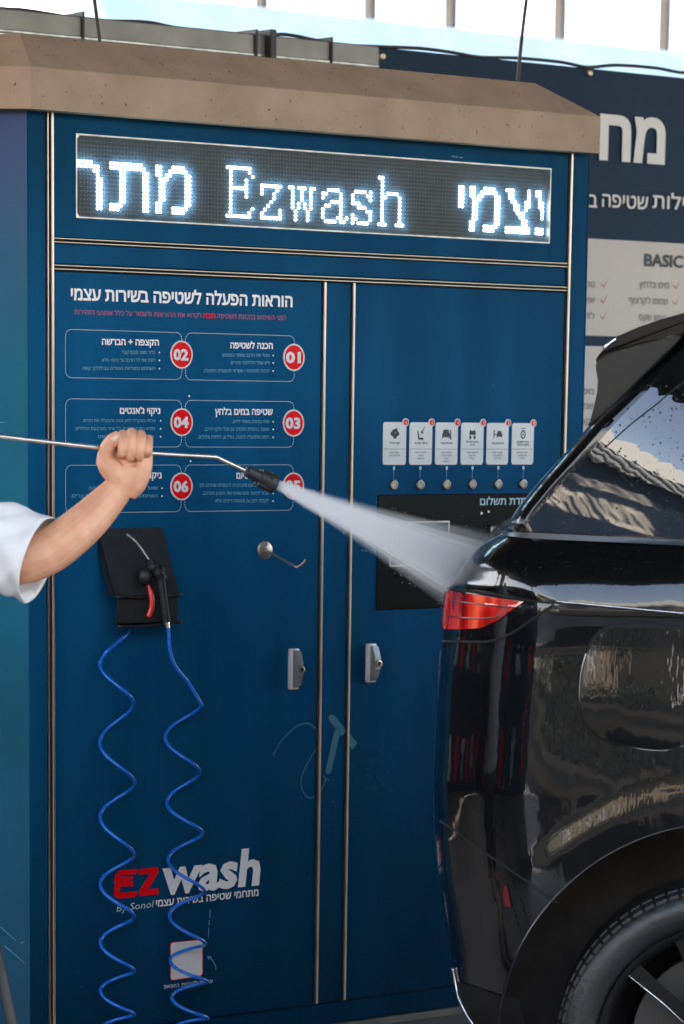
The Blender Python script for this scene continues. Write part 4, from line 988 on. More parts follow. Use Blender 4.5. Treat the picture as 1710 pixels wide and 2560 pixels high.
def u1(z): return np.interp(z, [.2, .45, .7, .95, 1.08, 1.2, 1.3, 1.44, 1.95], [3.55, 3.68, 3.70, 3.64, 3.5, 3.1, 2.55, 2.2, 1.35])
def surf(t, z):
    t = np.asarray(t, float); z = np.asarray(z, float)
    th = (1-np.clip(t, 0, 1))*math.pi/2; L, Wd = Lc(z), Wc_(z)
    u = u0(z)+L*(1-np.sin(th))+np.clip(t-1, 0, None); v = vside(np.maximum(u, u0(z)+.02), z)+Wd*(1-np.cos(th))
    return u, v
def P3(u, v, z): return O_+np.multiply.outer(u, U_)+np.multiply.outer(v, V_)+np.multiply.outer(z, np.array([0, 0, 1.]))
def surf3(t, z): u, v = surf(t, z); return P3(u, v, np.asarray(z, float))
for _ in range(3):                                   # settle the rear end so that its outline falls where the photo shows it
    tt = np.linspace(0, 1, 41); corr = np.zeros(len(zf)); zz_ = zf[40:1680:20]; cv = []
    for z in zz_:
        d = surf3(tt, np.full(41, z))-CAMn; w = d@FWn; X_ = CX+FPX*(d@RTn)/w; Y_ = CY-FPX*(d@UPn)/w; k = int(np.argmin(X_))
        cv.append((np.interp(Y_[k], SIL[:, 1], SIL[:, 0])-X_[k])*w[k]/FPX)
    u0f = smooth(u0f+np.interp(zf, zz_, np.array(cv)), 5)
tg, zgr = np.meshgrid(np.concatenate([np.linspace(0, 1, 60), np.linspace(1.005, 3.2, 420)]), np.linspace(.2, 1.95, 440), indexing='ij')
PG = surf3(tg.ravel(), zgr.ravel())
dz_ = (PG-CAMn)@FWn; GX = CX+FPX*((PG-CAMn)@RTn)/dz_; GY_ = CY-FPX*((PG-CAMn)@UPn)/dz_
def prj(t, z):
    d = surf3(t, z)-CAMn; w = d@FWn; return np.array([CX+FPX*(d@RTn)/w, CY-FPX*(d@UPn)/w])
def tz(px, py):                                     # where the sight line of a pixel meets the near flank
    i = np.argmin((GX-px)**2+(GY_-py)**2); t, z = tg.ravel()[i], zgr.ravel()[i]
    for _ in range(6):
        e = np.array([px, py])-prj(t, z); h = 1e-4
        J = np.stack([(prj(t+h, z)-prj(t, z))/h, (prj(t, z+h)-prj(t, z))/h], 1)
        try: s = np.linalg.solve(J, e)
        except Exception: break
        s = np.clip(s, -.02, .02); t2, z2 = max(0, t+s[0]), z+s[1]
        if np.linalg.norm(np.array([px, py])-prj(t2, z2)) < np.linalg.norm(e): t, z = t2, z2
        else: break
    return t, z
def nrm(t, z):
    h = 2e-3; a = surf3(np.asarray(t)+h, z)-surf3(np.maximum(np.asarray(t)-h, 0), z); b_ = surf3(t, np.asarray(z)+h)-surf3(t, np.asarray(z)-h)
    n = np.cross(b_, a); n /= np.linalg.norm(n, axis=-1, keepdims=True)
    s = np.sign(np.sum(n*(-V_-.3*U_), axis=-1, keepdims=True)); return n*s

# car materials
def paint(name, col, bump=.012):
    m = mat(name, col, .2, coat=1.0, spec=.1); N, L = nod(m); b = N['Principled BSDF']; b.inputs['Coat Roughness'].default_value = .015; b.inputs['Coat IOR'].default_value = 1.5
    tc = N.new('ShaderNodeTexCoord'); mp = N.new('ShaderNodeMapping'); mp.inputs['Scale'].default_value = (1, 1, .22)
    n1 = N.new('ShaderNodeTexNoise'); n1.inputs['Scale'].default_value = 75; n1.inputs['Detail'].default_value = 2
    n2 = N.new('ShaderNodeTexNoise'); n2.inputs['Scale'].default_value = 6.5; n2.inputs['Detail'].default_value = 1
    L.new(tc.outputs['Object'], mp.inputs[0]); L.new(mp.outputs[0], n1.inputs['Vector']); mp2 = N.new('ShaderNodeMapping'); mp2.inputs['Scale'].default_value = (1, 1, .55); L.new(tc.outputs['Object'], mp2.inputs[0]); L.new(mp2.outputs[0], n2.inputs['Vector'])
    ad = N.new('ShaderNodeMath'); ad.operation = 'MULTIPLY_ADD'; L.new(n2.outputs['Fac'], ad.inputs[0]); ad.inputs[1].default_value = 18.0; L.new(n1.outputs['Fac'], ad.inputs[2])
    bp_ = N.new('ShaderNodeBump'); bp_.inputs['Strength'].default_value = 1.0; bp_.inputs['Distance'].default_value = bump*.024
    L.new(ad.outputs[0], bp_.inputs['Height']); L.new(bp_.outputs[0], b.inputs['Normal']); L.new(bp_.outputs[0], b.inputs['Coat Normal'])
    return m
M['paint'] = paint('wet_black_paint', (.003, .0035, .004), .012)
M['gloss'] = paint('gloss_black_trim', (.004, .004, .0045), .006)
M['winglet'] = mat('satin_black', (.010, .011, .011), .28, spec=.35)
M['glass'] = mat('privacy_glass', (.004, .005, .005), .012, spec=.9, coat=.3)
M['seam'] = mat('panel_gap', (.002, .002, .002), .8)
M['trimgrey'] = mat('satin_window_trim', (.045, .05, .055), .32, metal=.4)
M['liner'] = mat('wheel_arch_liner', (.020, .016, .013), .9, bump=.4, bscale=40, var=.4, vscale=12)
M['tyre'] = mat('tyre_rubber', (.013, .0135, .015), .42, bump=.15, bscale=90, var=.35, vscale=14, rvar=.15)
M['rimblack'] = mat('black_rim', (.006, .006, .0065), .4, spec=.2)
M['rimedge'] = mat('machined_rim', (.7, .7, .7), .2, metal=1.)
M['disc'] = mat('brake_disc', (.06, .058, .056), .5, metal=.6)
M['underplastic'] = mat('bumper_plastic', (.006, .006, .0065), .5, spec=.2, bump=.1, bscale=300)
M['trimchrome'] = mat('dull_chrome', (.42, .43, .44), .25, metal=1.)
M['chrome'] = mat('satin_chrome', (.75, .76, .78), .12, metal=1.)
lm = mat('tail_lamp_red', (.55, .012, .008), .08, coat=1.0); N, L = nod(lm); bs = N['Principled BSDF']
tcn = N.new('ShaderNodeTexCoord'); mp = N.new('ShaderNodeMapping'); mp.inputs['Scale'].default_value = (14, 14, 3); nz = N.new('ShaderNodeTexNoise'); nz.inputs['Scale'].default_value = 1.4; nz.inputs['Detail'].default_value = 3
rp = N.new('ShaderNodeValToRGB'); e = rp.color_ramp.elements; e[0].position = .38; e[0].color = (.16, .004, .004, 1); e[1].position = .66; e[1].color = (.95, .12, .05, 1); x_ = e.new(.52); x_.color = (.62, .015, .008, 1)
L.new(tcn.outputs['Object'], mp.inputs[0]); L.new(mp.outputs[0], nz.inputs['Vector']); L.new(nz.outputs['Fac'], rp.inputs[0]); L.new(rp.outputs[0], bs.inputs['Base Color'])
M['lamp'] = lm; M['reflector'] = mat('red_reflector', (.10, .006, .008), .2, coat=.5)

car = thing('car', 'wet glossy black sport utility car seen from its rear side with red tail lamp', 'car')
# ---- body shell
zs = np.concatenate([np.linspace(.21, 1.24, 110), np.linspace(1.245, 1.47, 70), np.linspace(1.475, 1.95, 70)])
N1, N2, N3 = 120, 16, 12
rings = []
for z in zs:
    ua, ub, L, Wd = float(u0(z)), float(u1(z)), float(Lc(z)), float(Wc_(z)); Lf, Wf = .45, .42
    s = np.linspace(1, 0, N1)**1.6; us = (ua+L)+(ub-Lf-ua-L)*s
    front = [(ub-Lf+Lf*math.sin(th), Wf*(1-math.cos(th))) for th in np.linspace(math.pi/2, 0, N2)[:-1]]
    near = [(u, 0.) for u in us]
    corner = [(ua+L*(1-math.sin(th)), Wd*(1-math.cos(th))) for th in np.linspace(0, math.pi/2, N2)[1:]]
    half = front+near+corner
    uu = np.array([p[0] for p in half]); vv = np.array([p[1] for p in half])+vside(np.clip(uu, ua+.02, None), np.full(len(uu), z))
    vv = np.minimum(vv, WIDTH/2-.02)
    mid_n = N3
    rv = np.linspace(vv[-1], WIDTH-vv[-1], mid_n+2)[1:-1]; ru_ = np.full(mid_n, uu[-1])
    fv = np.linspace(WIDTH-vv[0], vv[0], mid_n+2)[1:-1]; fu = np.full(mid_n, uu[0])
    U2 = np.concatenate([uu, ru_, uu[::-1], fu]); V2 = np.concatenate([vv, rv, WIDTH-vv[::-1], fv])
    rings.append(P3(U2, V2, np.full(len(U2), z)))
nr = len(rings[0]); vs_ = np.concatenate(rings); fs_ = []
for i in range(len(rings)-1):
    for j in range(nr): fs_.append((i*nr+j, i*nr+(j+1) % nr, (i+1)*nr+(j+1) % nr, (i+1)*nr+j))
fs_.append(tuple(range(nr))); fs_.append(tuple(range((len(rings)-1)*nr, len(rings)*nr)))
body = mesh('body', vs_, fs_, M['paint'], None, True); fix_normals(body); body.data.materials.append(M['liner'])
cut = MB(); Uv, Vv = Vector(U_), Vector(V_)
for wu in (0., 2.78):
    for side in (0, 1):
        c = Vector(O_)+Uv*wu+UZ*(WZ+.012); va = -.2 if side == 0 else WIDTH-.34
        cut.lathe([(0, va), (.478, va), (.478, va+.54), (0, va+.54)], c, Vv, 72)
co = cut.build('cut', M['paint']); co.data.materials.append(M['liner']); co.data.polygons.foreach_set('material_index', [1]*len(co.data.polygons))
bm = bmesh.new(); bm.from_mesh(co.data); bmesh.ops.remove_doubles(bm, verts=bm.verts, dist=1e-5); bmesh.ops.recalc_face_normals(bm, faces=bm.faces); bm.to_mesh(co.data); bm.free()
md = body.modifiers.new('b', 'BOOLEAN'); md.operation = 'DIFFERENCE'; md.object = co; md.solver = 'EXACT'
bpy.context.view_layer.update()
me = bpy.data.meshes.new_from_object(body.evaluated_get(bpy.context.evaluated_depsgraph_get())); body.modifiers.clear(); body.data = me; body.parent = car
bpy.data.objects.remove(co)
bm = bmesh.new(); bm.from_mesh(me)
for f in bm.faces: f.smooth = True
for e_ in bm.edges:
    if len(e_.link_faces) == 2 and e_.calc_face_angle(0) > R(38): e_.smooth = False
bm.to_mesh(me); bm.free()

def dens(poly, step):
    out = []
    for (a, b_) in zip(poly, poly[1:]+poly[:1]):
        a, b_ = np.array(a), np.array(b_); k = max(1, int(np.linalg.norm(b_-a)/step)); out += [tuple(a+(b_-a)*i/k) for i in range(k)]
    return out
def patch(name, pxpoly, off, m, parent=car, step=9., thick=.004, curve=True, grid=.014, tilt=0., dome=0.):
    """a panel that follows the flank: its outline in photo pixels, raised by off along the surface normal"""
    if curve:
        sp = spline([Vector((x, y, 0)) for x, y in pxpoly+[pxpoly[0]]], 5)[:-1]; pxpoly = [(p.x, p.y) for p in sp]
    poly = [tz(*p) for p in dens(pxpoly, step)]
    pts = [Vector(p) for p in poly]; ts = [p[0] for p in poly]; zs2 = [p[1] for p in poly]; n = len(pts)
    for a in np.arange(min(ts), max(ts), grid):
        for c in np.arange(min(zs2), max(zs2), grid): pts.append(Vector((a+random.uniform(-.002, .002), c+random.uniform(-.002, .002))))
    r = geometry.delaunay_2d_cdt(pts, [(i, (i+1) % n) for i in range(n)], [], 1, 1e-5)
    vo_, fo_ = r[0], r[2]
    T = np.array([v.x for v in vo_]); Zz = np.array([v.y for v in vo_]); P_ = surf3(T, Zz); Nn = nrm(T, Zz)
    vs2 = [Vector(p) for p in P_+Nn*(off-tilt*(Zz-Zz.mean())+dome*(1-((T-(T.min()+T.max())/2)/((T.max()-T.min())/2))**2-((Zz-(Zz.min()+Zz.max())/2)/((Zz.max()-Zz.min())/2))**2))[:, None]]; fs2 = [tuple(f) for f in fo_]
    # rim
    bm = bmesh.new(); bv = [bm.verts.new(v) for v in vs2]
    for f in fs2:
        try: bm.faces.new([bv[i] for i in f])
        except ValueError: pass
    for i, v in enumerate(bv):
        pass
    bmesh.ops.recalc_face_normals(bm, faces=bm.faces)
    if bm.faces:
        bm.faces.ensure_lookup_table(); s = sum(f.normal.dot(Vector(-V_))*f.calc_area() for f in bm.faces)
        if s < 0: bmesh.ops.reverse_faces(bm, faces=bm.faces)
    be = [e_ for e_ in bm.edges if len(e_.link_faces) == 1]
    for f in bm.faces: f.smooth = True
    if be and thick:
        rr = bmesh.ops.extrude_edge_only(bm, edges=be)
        nv = [g_ for g_ in rr['geom'] if isinstance(g_, bmesh.types.BMVert)]
        for v in nv: v.co += Vector(V_)*thick
        for e_ in be: e_.smooth = False
    loose = [v for v in bm.verts if not v.link_faces]; bmesh.ops.delete(bm, geom=loose, context='VERTS')
    me = bpy.data.meshes.new(name); bm.to_mesh(me); bm.free(); me.materials.append(m)
    return link(bpy.data.objects.new(name, me), parent)
def seam(pxs, r=.0022, off=.0, m='seam', name='panel_gap', closed=False, n=6, parent=car):
    sp = spline([Vector((x, y, 0)) for x, y in (pxs+[pxs[0]] if closed else pxs)], n)
    q = [tz(p.x, p.y) for p in sp]; T = np.array([p[0] for p in q]); Zz = np.array([p[1] for p in q]); P_ = surf3(T, Zz)+nrm(T, Zz)*off
    b = MB(); b.tube([Vector(p) for p in P_], r, 8); return b.build(name, M[m], parent, smooth=True)

# ---- glass and pillar trim
gpoly = [(1300, 1327), (1340, 1283), (1400, 1214), (1470, 1136), (1540, 1056), (1610, 985), (1680, 917), (1760, 850), (1800, 846), (1900, 842), (2080, 840), (2080, 1364), (1900, 1357), (1710, 1346), (1500, 1336)]
patch('side_window', gpoly, .0025, M['glass'], curve=False, grid=.02)
patch('side_window', [(2125, 840), (2600, 842), (3000, 850), (3000, 1410), (2600, 1390), (2125, 1367)], .0025, M['glass'], curve=False, grid=.03)
seam([(1745, 940), (1700, 962), (1640, 1012), (1575, 1063), (1512, 1120)], .0016, .003, name='glass_joint')
tp_ = [(1263, 1333), (1300, 1331), (1500, 1341), (1710, 1351), (2080, 1370), (2600, 1394), (3000, 1414), (3000, 1432), (2600, 1412), (2080, 1388), (1710, 1369), (1500, 1357), (1300, 1345), (1266, 1343)]
patch('window_trim', tp_, .006, M['trimgrey'], curve=False, thick=.008)
# dark satin strip of the rear pillar
patch('pillar_strip', [(1296, 1324), (1336, 1279), (1396, 1210), (1466, 1132), (1536, 1052), (1518, 1036), (1470, 1084), (1402, 1160), (1340, 1232), (1290, 1292), (1272, 1322)], .003, M['trimgrey'] if False else M['gloss'], curve=False)
seam([(1710, 838), (1630, 916), (1549, 996), (1474, 1064)], .003, .002, 'trimgrey', 'pillar_moulding')
# ---- tail lamp
lp = [(1119, 1476), (1160, 1481), (1240, 1492), (1312, 1504), (1284, 1524), (1246, 1552), (1205, 1570), (1150, 1573), (1111, 1572), (1113, 1540), (1116, 1505)]
patch('lamp_housing', [(1116, 1467), (1180, 1474), (1270, 1487), (1330, 1500), (1372, 1512), (1345, 1535), (1300, 1566), (1250, 1588), (1180, 1592), (1109, 1590), (1110, 1530)], .001, M['gloss'], curve=False, grid=.01)
patch('tail_lamp', lp, .006, M['lamp'], curve=False, grid=.008, thick=.008)
seam([(1128, 1503), (1190, 1510), (1250, 1517), (1290, 1519)], .0017, .007, 'reflector', 'lamp_divider'); seam([(1122, 1540), (1170, 1545), (1225, 1545), (1255, 1538)], .0014, .007, 'reflector', 'lamp_divider')
seam([(1112, 1470), (1180, 1478), (1270, 1491), (1340, 1504), (1390, 1509), (1500, 1517), (1620, 1528), (1760, 1541)], .0022)
seam([(1107, 1603), (1180, 1604.7), (1232, 1602), (1281, 1582), (1329, 1550), (1385, 1511)], .0026)
seam([(1393, 1503), (1450, 1509), (1520, 1515.5), (1600, 1523), (1720, 1534)], .0018, .001, 'chrome', 'crease_glint')  # chrome line stands in for the highlight along the shoulder crease
# ---- fuel door
fd = [(1452, 1745), (1455, 1690), (1468, 1636), (1490, 1592), (1522, 1570), (1570, 1566), (1622, 1567), (1700, 1573), (1752, 1584), (1772, 1620), (1772, 1700), (1762, 1780), (1740, 1832), (1706, 1860), (1662, 1872), (1602, 1868), (1540, 1856), (1505, 1843), (1474, 1818), (1457, 1784)]
patch('fuel_door', fd, .007, M['paint'], grid=.012, thick=.012, tilt=.010, dome=.0045)
seam(fd, .0055, closed=True, n=5)
seam([(1457, 1784), (1449, 1745), (1452, 1690), (1465, 1636), (1487, 1592)], .0015, .003, 'trimchrome', 'fuel_door_glint'); seam([(1540, 1859), (1602, 1872), (1662, 1876), (1708, 1864)], .0012, .003, 'trimchrome', 'fuel_door_glint')  # chrome beads put in for the bright highlight on the door's rim
# ---- bumper joint, reflector, lower trim
seam([(1100, 2052), (1140, 2078), (1190, 2116), (1260, 2164), (1330, 2213), (1391, 2257)], .0024)
patch('rear_reflector', [(1262, 2214), (1270, 2216), (1277, 2250), (1280, 2268), (1264, 2262), (1261, 2235)], .004, M['reflector'], curve=False, grid=.006)
patch('lower_bumper_trim', [(1144, 2452), (1200, 2470), (1262, 2492), (1300, 2500), (1314, 2560), (1320, 2640), (1240, 2640), (1186, 2556), (1160, 2510)], .004, M['underplastic'], curve=False)
seam([(1136, 2420), (1142, 2455), (1150, 2490), (1164, 2524), (1182, 2553), (1196, 2575)], .004, .003, 'trimchrome', 'bumper_moulding')
# arch lip
b = MB(); cw = O_+np.array([0, 0, WZ+.012]); lipp = []
for a in np.linspace(R(-5), R(185), 60):
    u, z = .481*math.cos(a), WZ+.012+.481*math.sin(a); lipp.append(Vector(P3(np.array(u), vside(u, z)+.001, np.array(z))))
b.tube(lipp, .003, 8); b.build('arch_lip', M['gloss'], car, smooth=True)

# ---- spoiler and winglet
def uzp(px, py, v): u, z = px_uz(px, py, v); return u, z
def slab(name, poly, v0, v1, m, parent=car, bev=.004):
    b = MB(); b.prism([Vector(O_)+Uv*u+Vv*v0+UZ*z for u, z in poly], Vv, v1-v0)
    o = b.build(name, m, parent); bm = bmesh.new(); bm.from_mesh(o.data); bmesh.ops.bevel(bm, geom=[e_ for e_ in bm.edges if len(e_.link_faces) == 2 and e_.calc_face_angle(0) > .6], offset=bev, segments=2, affect='EDGES')
    for f in bm.faces: f.smooth = True
    for e_ in bm.edges:
        if len(e_.link_faces) == 2 and e_.calc_face_angle(0) > R(30): e_.smooth = False
    bm.to_mesh(o.data); bm.free(); return o
vsp = .135
spo = [uzp(x, y, vsp) for x, y in ((1485, 904), (1499, 884), (1514, 867), (1542, 841), (1592, 819), (1652, 798), (1710, 782), (1800, 765), (1800, 800), (1710, 832), (1600, 857), (1516, 881), (1498, 896))]
slab('roof_spoiler', spo, vsp, WIDTH-vsp, M['gloss'], bev=.005)
win = [uzp(x, y, vsp+.012) for x, y in ((1489, 906), (1516, 884), (1600, 860), (1708, 836), (1640, 905), (1549, 994), (1474, 1062), (1477, 1046), (1486, 1010), (1493, 978), (1494.5, 951), (1490, 924))]
slab('spoiler_winglet', win, vsp+.012, vsp+.04, M['winglet']); slab('spoiler_winglet', win, WIDTH-vsp-.04, WIDTH-vsp-.012, M['winglet'])
b = MB(); tipp = [Vector(O_)+Uv*uzp(x, y, vsp)[0]+Vv*(vsp-.001)+UZ*uzp(x, y, vsp)[1] for x, y in ((1509, 874), (1524, 858), (1538, 845))]; b.tube(tipp, .004, 8); b.build('spoiler_edge', M['chrome'], car, smooth=True)

# ---- wheels
def wheel(wu, side):
    v0_ = .03 if side == 0 else WIDTH-.03; ax = Vv if side == 0 else -Vv                 # ax points inward
    c = Vector(O_)+Uv*wu+Vv*v0_+UZ*WZ
    w = empty('wheel'); w.parent = car
    b = MB(); b.lathe([(.262, .022), (.268, .006), (.285, -.006), (.31, -.011), (.333, -.006), (.345, .008), (.352, .03), (.354, .07), (.354, .16), (.35, .2), (.33, .22), (.27, .2)], c, ax, 96)
    b.build('tyre', M['tyre'], w, angle=50)
    b = MB()
    e1 = ax.cross(UZ).normalized(); e2 = ax.cross(e1)
    for k in range(76):
        a0 = 2*math.pi*k/76; dr_ = e1*math.cos(a0)+e2*math.sin(a0); tn = -e1*math.sin(a0)+e2*math.cos(a0)
        b.obox(c+dr_*.3440+ax*.012, tn*(.0098 if k % 2 else .0118), dr_*.0035, ax*.011)
        b.obox(c+dr_*.3515+ax*.05, tn*.0105, dr_*.0035, ax*.02)
    o = b.build('tread_blocks', M['tyre'], w); o['kind'] = 'stuff'
    b = MB(); b.lathe([(.2, .15), (.236, .13), (.24, .05), (.25, .02), (.262, .012), (.269, .004), (.268, -.001), (.262, .0), (.252, .006), (.246, .02), (.236, .06), (.232, .16)], c, ax, 96); b.build('rim', M['rimblack'], w, angle=40)
    b = MB(); b.lathe([(0, .0), (.03, .0), (.034, .008), (.062, .018), (.066, .05), (0, .05)], c+ax*.02, ax, 40); b.build('hub', M['rimblack'], w, angle=40)
    b = MB(); b.lathe([(.08, .0), (.19, .0), (.19, .02), (.08, .02)], c+ax*.11, ax, 60); b.build('brake_disc', M['disc'], w, angle=40)
    for k in range(5):
        for s in (-1, 1):
            a0 = 2*math.pi*k/5+.33; dr_ = e1*math.cos(a0)+e2*math.sin(a0); tn = -e1*math.sin(a0)+e2*math.cos(a0)
            b = MB(); q = []
            p_in = c+dr_*.05+tn*s*.014+ax*.022; p_out = c+dr_*.246+tn*s*.062+ax*.006
            d = (p_out-p_in).normalized(); sd = d.cross(ax).normalized()
            for (p, hw, dp) in ((p_in, .016, .05), (p_in.lerp(p_out, .5), .013, .045), (p_out, .017, .04)):
                q += [p-sd*hw, p+sd*hw, p+sd*hw*.7+ax*dp, p-sd*hw*.7+ax*dp]
            b.add(q, [(i*4+j, i*4+(j+1) % 4, i*4+4+(j+1) % 4, i*4+4+j) for i in range(2) for j in range(4)]+[(3, 2, 1, 0), (8, 9, 10, 11)])
            b.build('spoke', M['rimblack'], w)
            b = MB(); b.tube([p_in-sd*s*.0155-ax*.0008, p_in.lerp(p_out, .5)-sd*s*.0125-ax*.0008, p_out-sd*s*.0165-ax*.0008], .0016, 6); b.build('spoke_edge', M['rimedge'], w, smooth=True)
    return w
for wu in (0., 2.78):
    for side in (0, 1): wheel(wu, side)
b = MB(); b.obox(Vector(O_)+Uv*1.5+Vv*WIDTH/2+UZ*.24, Uv*1.9, Vv*.75, UZ*.03); b.build('underbody', M['underplastic'], car)
# front of the car (out of the picture): lamps and plate
for s in (.12, WIDTH-.42):
    b = MB(); b.obox(Vector(O_)+Uv*3.66+Vv*(s+.15)+UZ*.78, Uv*.03, Vv*.15, UZ*.05); b.build('head_lamp', M['chrome'], car)

# ---- water beads on the glass, the shoulder and the rear corner
b = MB(); rb_ = random.Random(21)
def bead(t, z, r, n_off=.0):
    P_ = surf3(t, z); n_ = nrm(np.array([t]), np.array([z]))[0]; n_ = Vector(n_); c = Vector(P_)+n_*n_off
    e1 = n_.orthogonal().normalized(); e2 = n_.cross(e1); vs3 = [c+n_*r*.45]
    for q, h in ((.6, .33), (1., -.05)):
        vs3 += [c+(e1*math.cos(a)+e2*math.sin(a))*r*q+n_*r*h for a in [2*math.pi*k/7 for k in range(7)]]
    b.add(vs3, [(0, 1+k, 1+(k+1) % 7) for k in range(7)]+[(1+k, 8+k, 8+(k+1) % 7, 1+(k+1) % 7) for k in range(7)])
for i in range(420):
    px, py = rb_.uniform(1310, 1712), rb_.uniform(960, 1340)
    if px < 1300+(1327-py)*.86: continue
    t, z = tz(px, py); bead(t, z, rb_.choice((.0009, .0012, .0012, .0016, .0024)), .0026)
for i in range(90):
    px, py = rb_.uniform(1140, 1712), rb_.uniform(1375, 1470)
    t, z = tz(px, py); bead(t, z, rb_.choice((.0007, .0009, .0013)), .0)
for i in range(300):
    px, py = rb_.uniform(1110, 1712), rb_.uniform(1590, 2100)
    t, z = tz(px, py); bead(t, z, rb_.choice((.0008, .001, .0014)), .0)
M['bead'] = mat('water_bead', (.004, .005, .006), .02, spec=.6)
o = b.build('water_beads', M['bead'], car, smooth=True); o['kind'] = 'stuff'

# ================================================================== PRICE BOARD behind the cabinet
YB = .95
def BZ(px, py): return F(px, py, YB)
board = thing('price_board', 'navy and white price board with large Hebrew letters behind the cabinet', 'price board')
bx0, bx1 = F(948.5, 140, YB).x, F(1710, 300, YB).x+1.6
bt = (F(960, 128.5, YB).z+F(1700, 186, YB).z)/2
b = MB(); b.box((bx0, YB, 0.), (bx1, YB+.03, bt)); b.build('board_panel', M['navy'], board)
zw1, zw0 = F(1600, 603.5, YB).z, F(1500, 840, YB).z; zv1 = F(1500, 866, YB).z
xw0 = XR-.25
for (za, zb_) in ((zw0, zw1), (.45, zv1)):
    b = MB(); b.box((xw0, YB-.004, za), (bx1-.08, YB-.0005, zb_)); b.build('white_field', M['boardwhite'], board)
def bt_(s, pl, pr, hpx, m, bold=.01, hebr=True, d=.0065):
    b = MB(); a = F(*pl, YB-d); c = F(*pr, YB-d); mx_ = (pl[0]+pr[0])/2; my_ = (pl[1]+pr[1])/2; h = F(mx_, my_-hpx, YB-d).z-F(mx_, my_, YB-d).z
    c.z = a.z = (a.z+c.z)/2
    text_into(b, heb(s) if hebr else s, a, c, h, UZ, bold=bold, ref=REF_HEB if hebr else REF_LAT); return b.build('lettering', M[m], board, fix=False)
bt_('מח', (1498, 398), (1662, 402), 103, 'boardletter', .035)
bt_('ב', (1471, 518), (1493, 518), 31, 'boardletter', .012); bt_('שטיפה', (1505, 519), (1620, 521), 31, 'boardletter', .012); bt_('חבילות', (1631, 522), (1772, 526), 31, 'boardletter', .012)
bt_('BASIC', (1611, 665), (1708, 668), 29, 'blackp', .035, hebr=False)
for s, xa, xb, y in (('מים בלחץ', 1599, 1672, 719), ('שמפו לקרצוף', 1572, 1670, 759), ('ספוג ווקס', 1597, 1666, 801), ('מסי', 1458, 1487, 717), ('שמפ', 1456, 1487, 757), ('לחי', 1455, 1487, 797), ('מסי', 1448, 1485, 985), ('שמפ', 1446, 1484, 1022), ('וקס', 1447, 1483, 1060)):
    bt_(s, (xa, y), (xb, y+1), 14, 'boardgrey', .01)
for (x, y) in ((1503, 716), (1502, 756), (1501, 796), (1684, 720), (1682, 760), (1681, 800)):
    b = MB(); P_ = [F(x+dx, y+dy, YB-.006) for dx, dy in ((0, -8), (6, 0), (19, -24), (7, 3), (-1, -5))]; b.add(P_, [(0, 1, 3, 4), (1, 2, 3)]); b.build('check_mark', M['checkred'], board)
for (x, y) in ((953, 141), (1471, 183)):
    b = MB(); b.lathe([(0, -.012), (.009, -.010), (.012, 0)], F(x, y, YB), (0, 1, 0), 12); b.build('screw_head', M['steel'], board)
b = MB()
for k in range(7): x = bx0+.3+k*.55; b.box((x-.03, YB+.032, 0), (x+.03, YB+.09, bt-.1))
b.build('rear_frame', M['canopysteel'], board)

# ================================================================== TRUNKING and cable above the roof
tz1 = F(475, 68, YB-.06).z; tz0 = F(475, 121, YB-.06).z
tx0, tx1 = F(-900, 0, YB-.06).x, F(947, 140, YB-.06).x
tr_ = thing('cable_trunking', 'grey galvanised cable trunking running level above the tan roof', 'trunking')
b = MB(); b.bbox((tx0, YB-.06, tz0), (tx1, YB+.02, tz1), .004, 2); b.build('channel', M['trunk'], tr_)
b = MB(); b.bbox((tx0, YB-.064, tz0-.005), (tx1, YB-.03, tz0+.004), .002, 1); b.build('lower_flange', M['steel_dark'], tr_)
for (x, wpx) in ((207, 7), (640, 9), (828, 7)):
    p = F(x, 75+x*.08, YB-.064); w2 = wpx/2000
    b = MB(); b.bbox((p.x-w2, YB-.07, tz0-.004), (p.x+w2, YB+.03, tz1+.012), .002, 1); b.build('cable_tie', M['blackrub'], tr_)
p = F(676, 110, YB-.07); b = MB(); b.bbox((p.x-.013, YB-.09, tz0-.05), (p.x+.009, YB+.03, tz1+.014), .004, 2); b.build('pipe_clamp', M['blackrub'], tr_)
for k in range(4):
    b = MB(); x = tx0+.4+k*1.2; b.box((x-.03, YB+.025, 0), (x+.03, YB+.085, tz0-.006)); b.build('support_post', M['canopysteel'], tr_)
cpx = [(-500, -30), (-200, 0), (0, 21), (60, 25), (150, 39), (205, 49), (280, 53), (370, 56), (450, 71), (600, 87), (660, 92), (700, 86), (740, 90), (790, 101), (850, 112), (950, 117), (1050, 121), (1130, 131), (1200, 143), (1290, 145), (1400, 155), (1470, 168), (1540, 163), (1640, 170), (1720, 183), (1900, 190)]
b = MB(); b.tube(spline([F(x, y, YB+.0) for x, y in cpx], 5), .0052, 8); tag(b.build('power_cable', M['blackrub'], None, smooth=True), 'thin wavy black cable lying along the trunking and board top', 'cable')
# hanging boom hoses
pa_, pb2 = F(1291, 235, .4), F(1316, 0, .4); d = (pb2-pa_)
b = MB(); b.tube(spline([pa_-d*.15, pa_, pb2, pa_+d*3.2+Vector((.03, 0, 0)), pa_+d*7+Vector((.15, 0, 0))], 6), .0055, 10)
tag(b.build('boom_hose', M['blackrub'], None, smooth=True), 'black hose dropping behind the right half of the tan roof', 'hose')
pa_, pb2 = F(251, 112, .52), F(236, 0, .52); d = (pb2-pa_)
b = MB(); b.tube(spline([pa_-d*.3, pa_, pb2, pa_+d*4, pa_+d*14], 6), .0048, 10)
tag(b.build('boom_hose', M['blackrub'], None, smooth=True), 'thin black hose dropping behind the left end of the tan roof', 'hose')

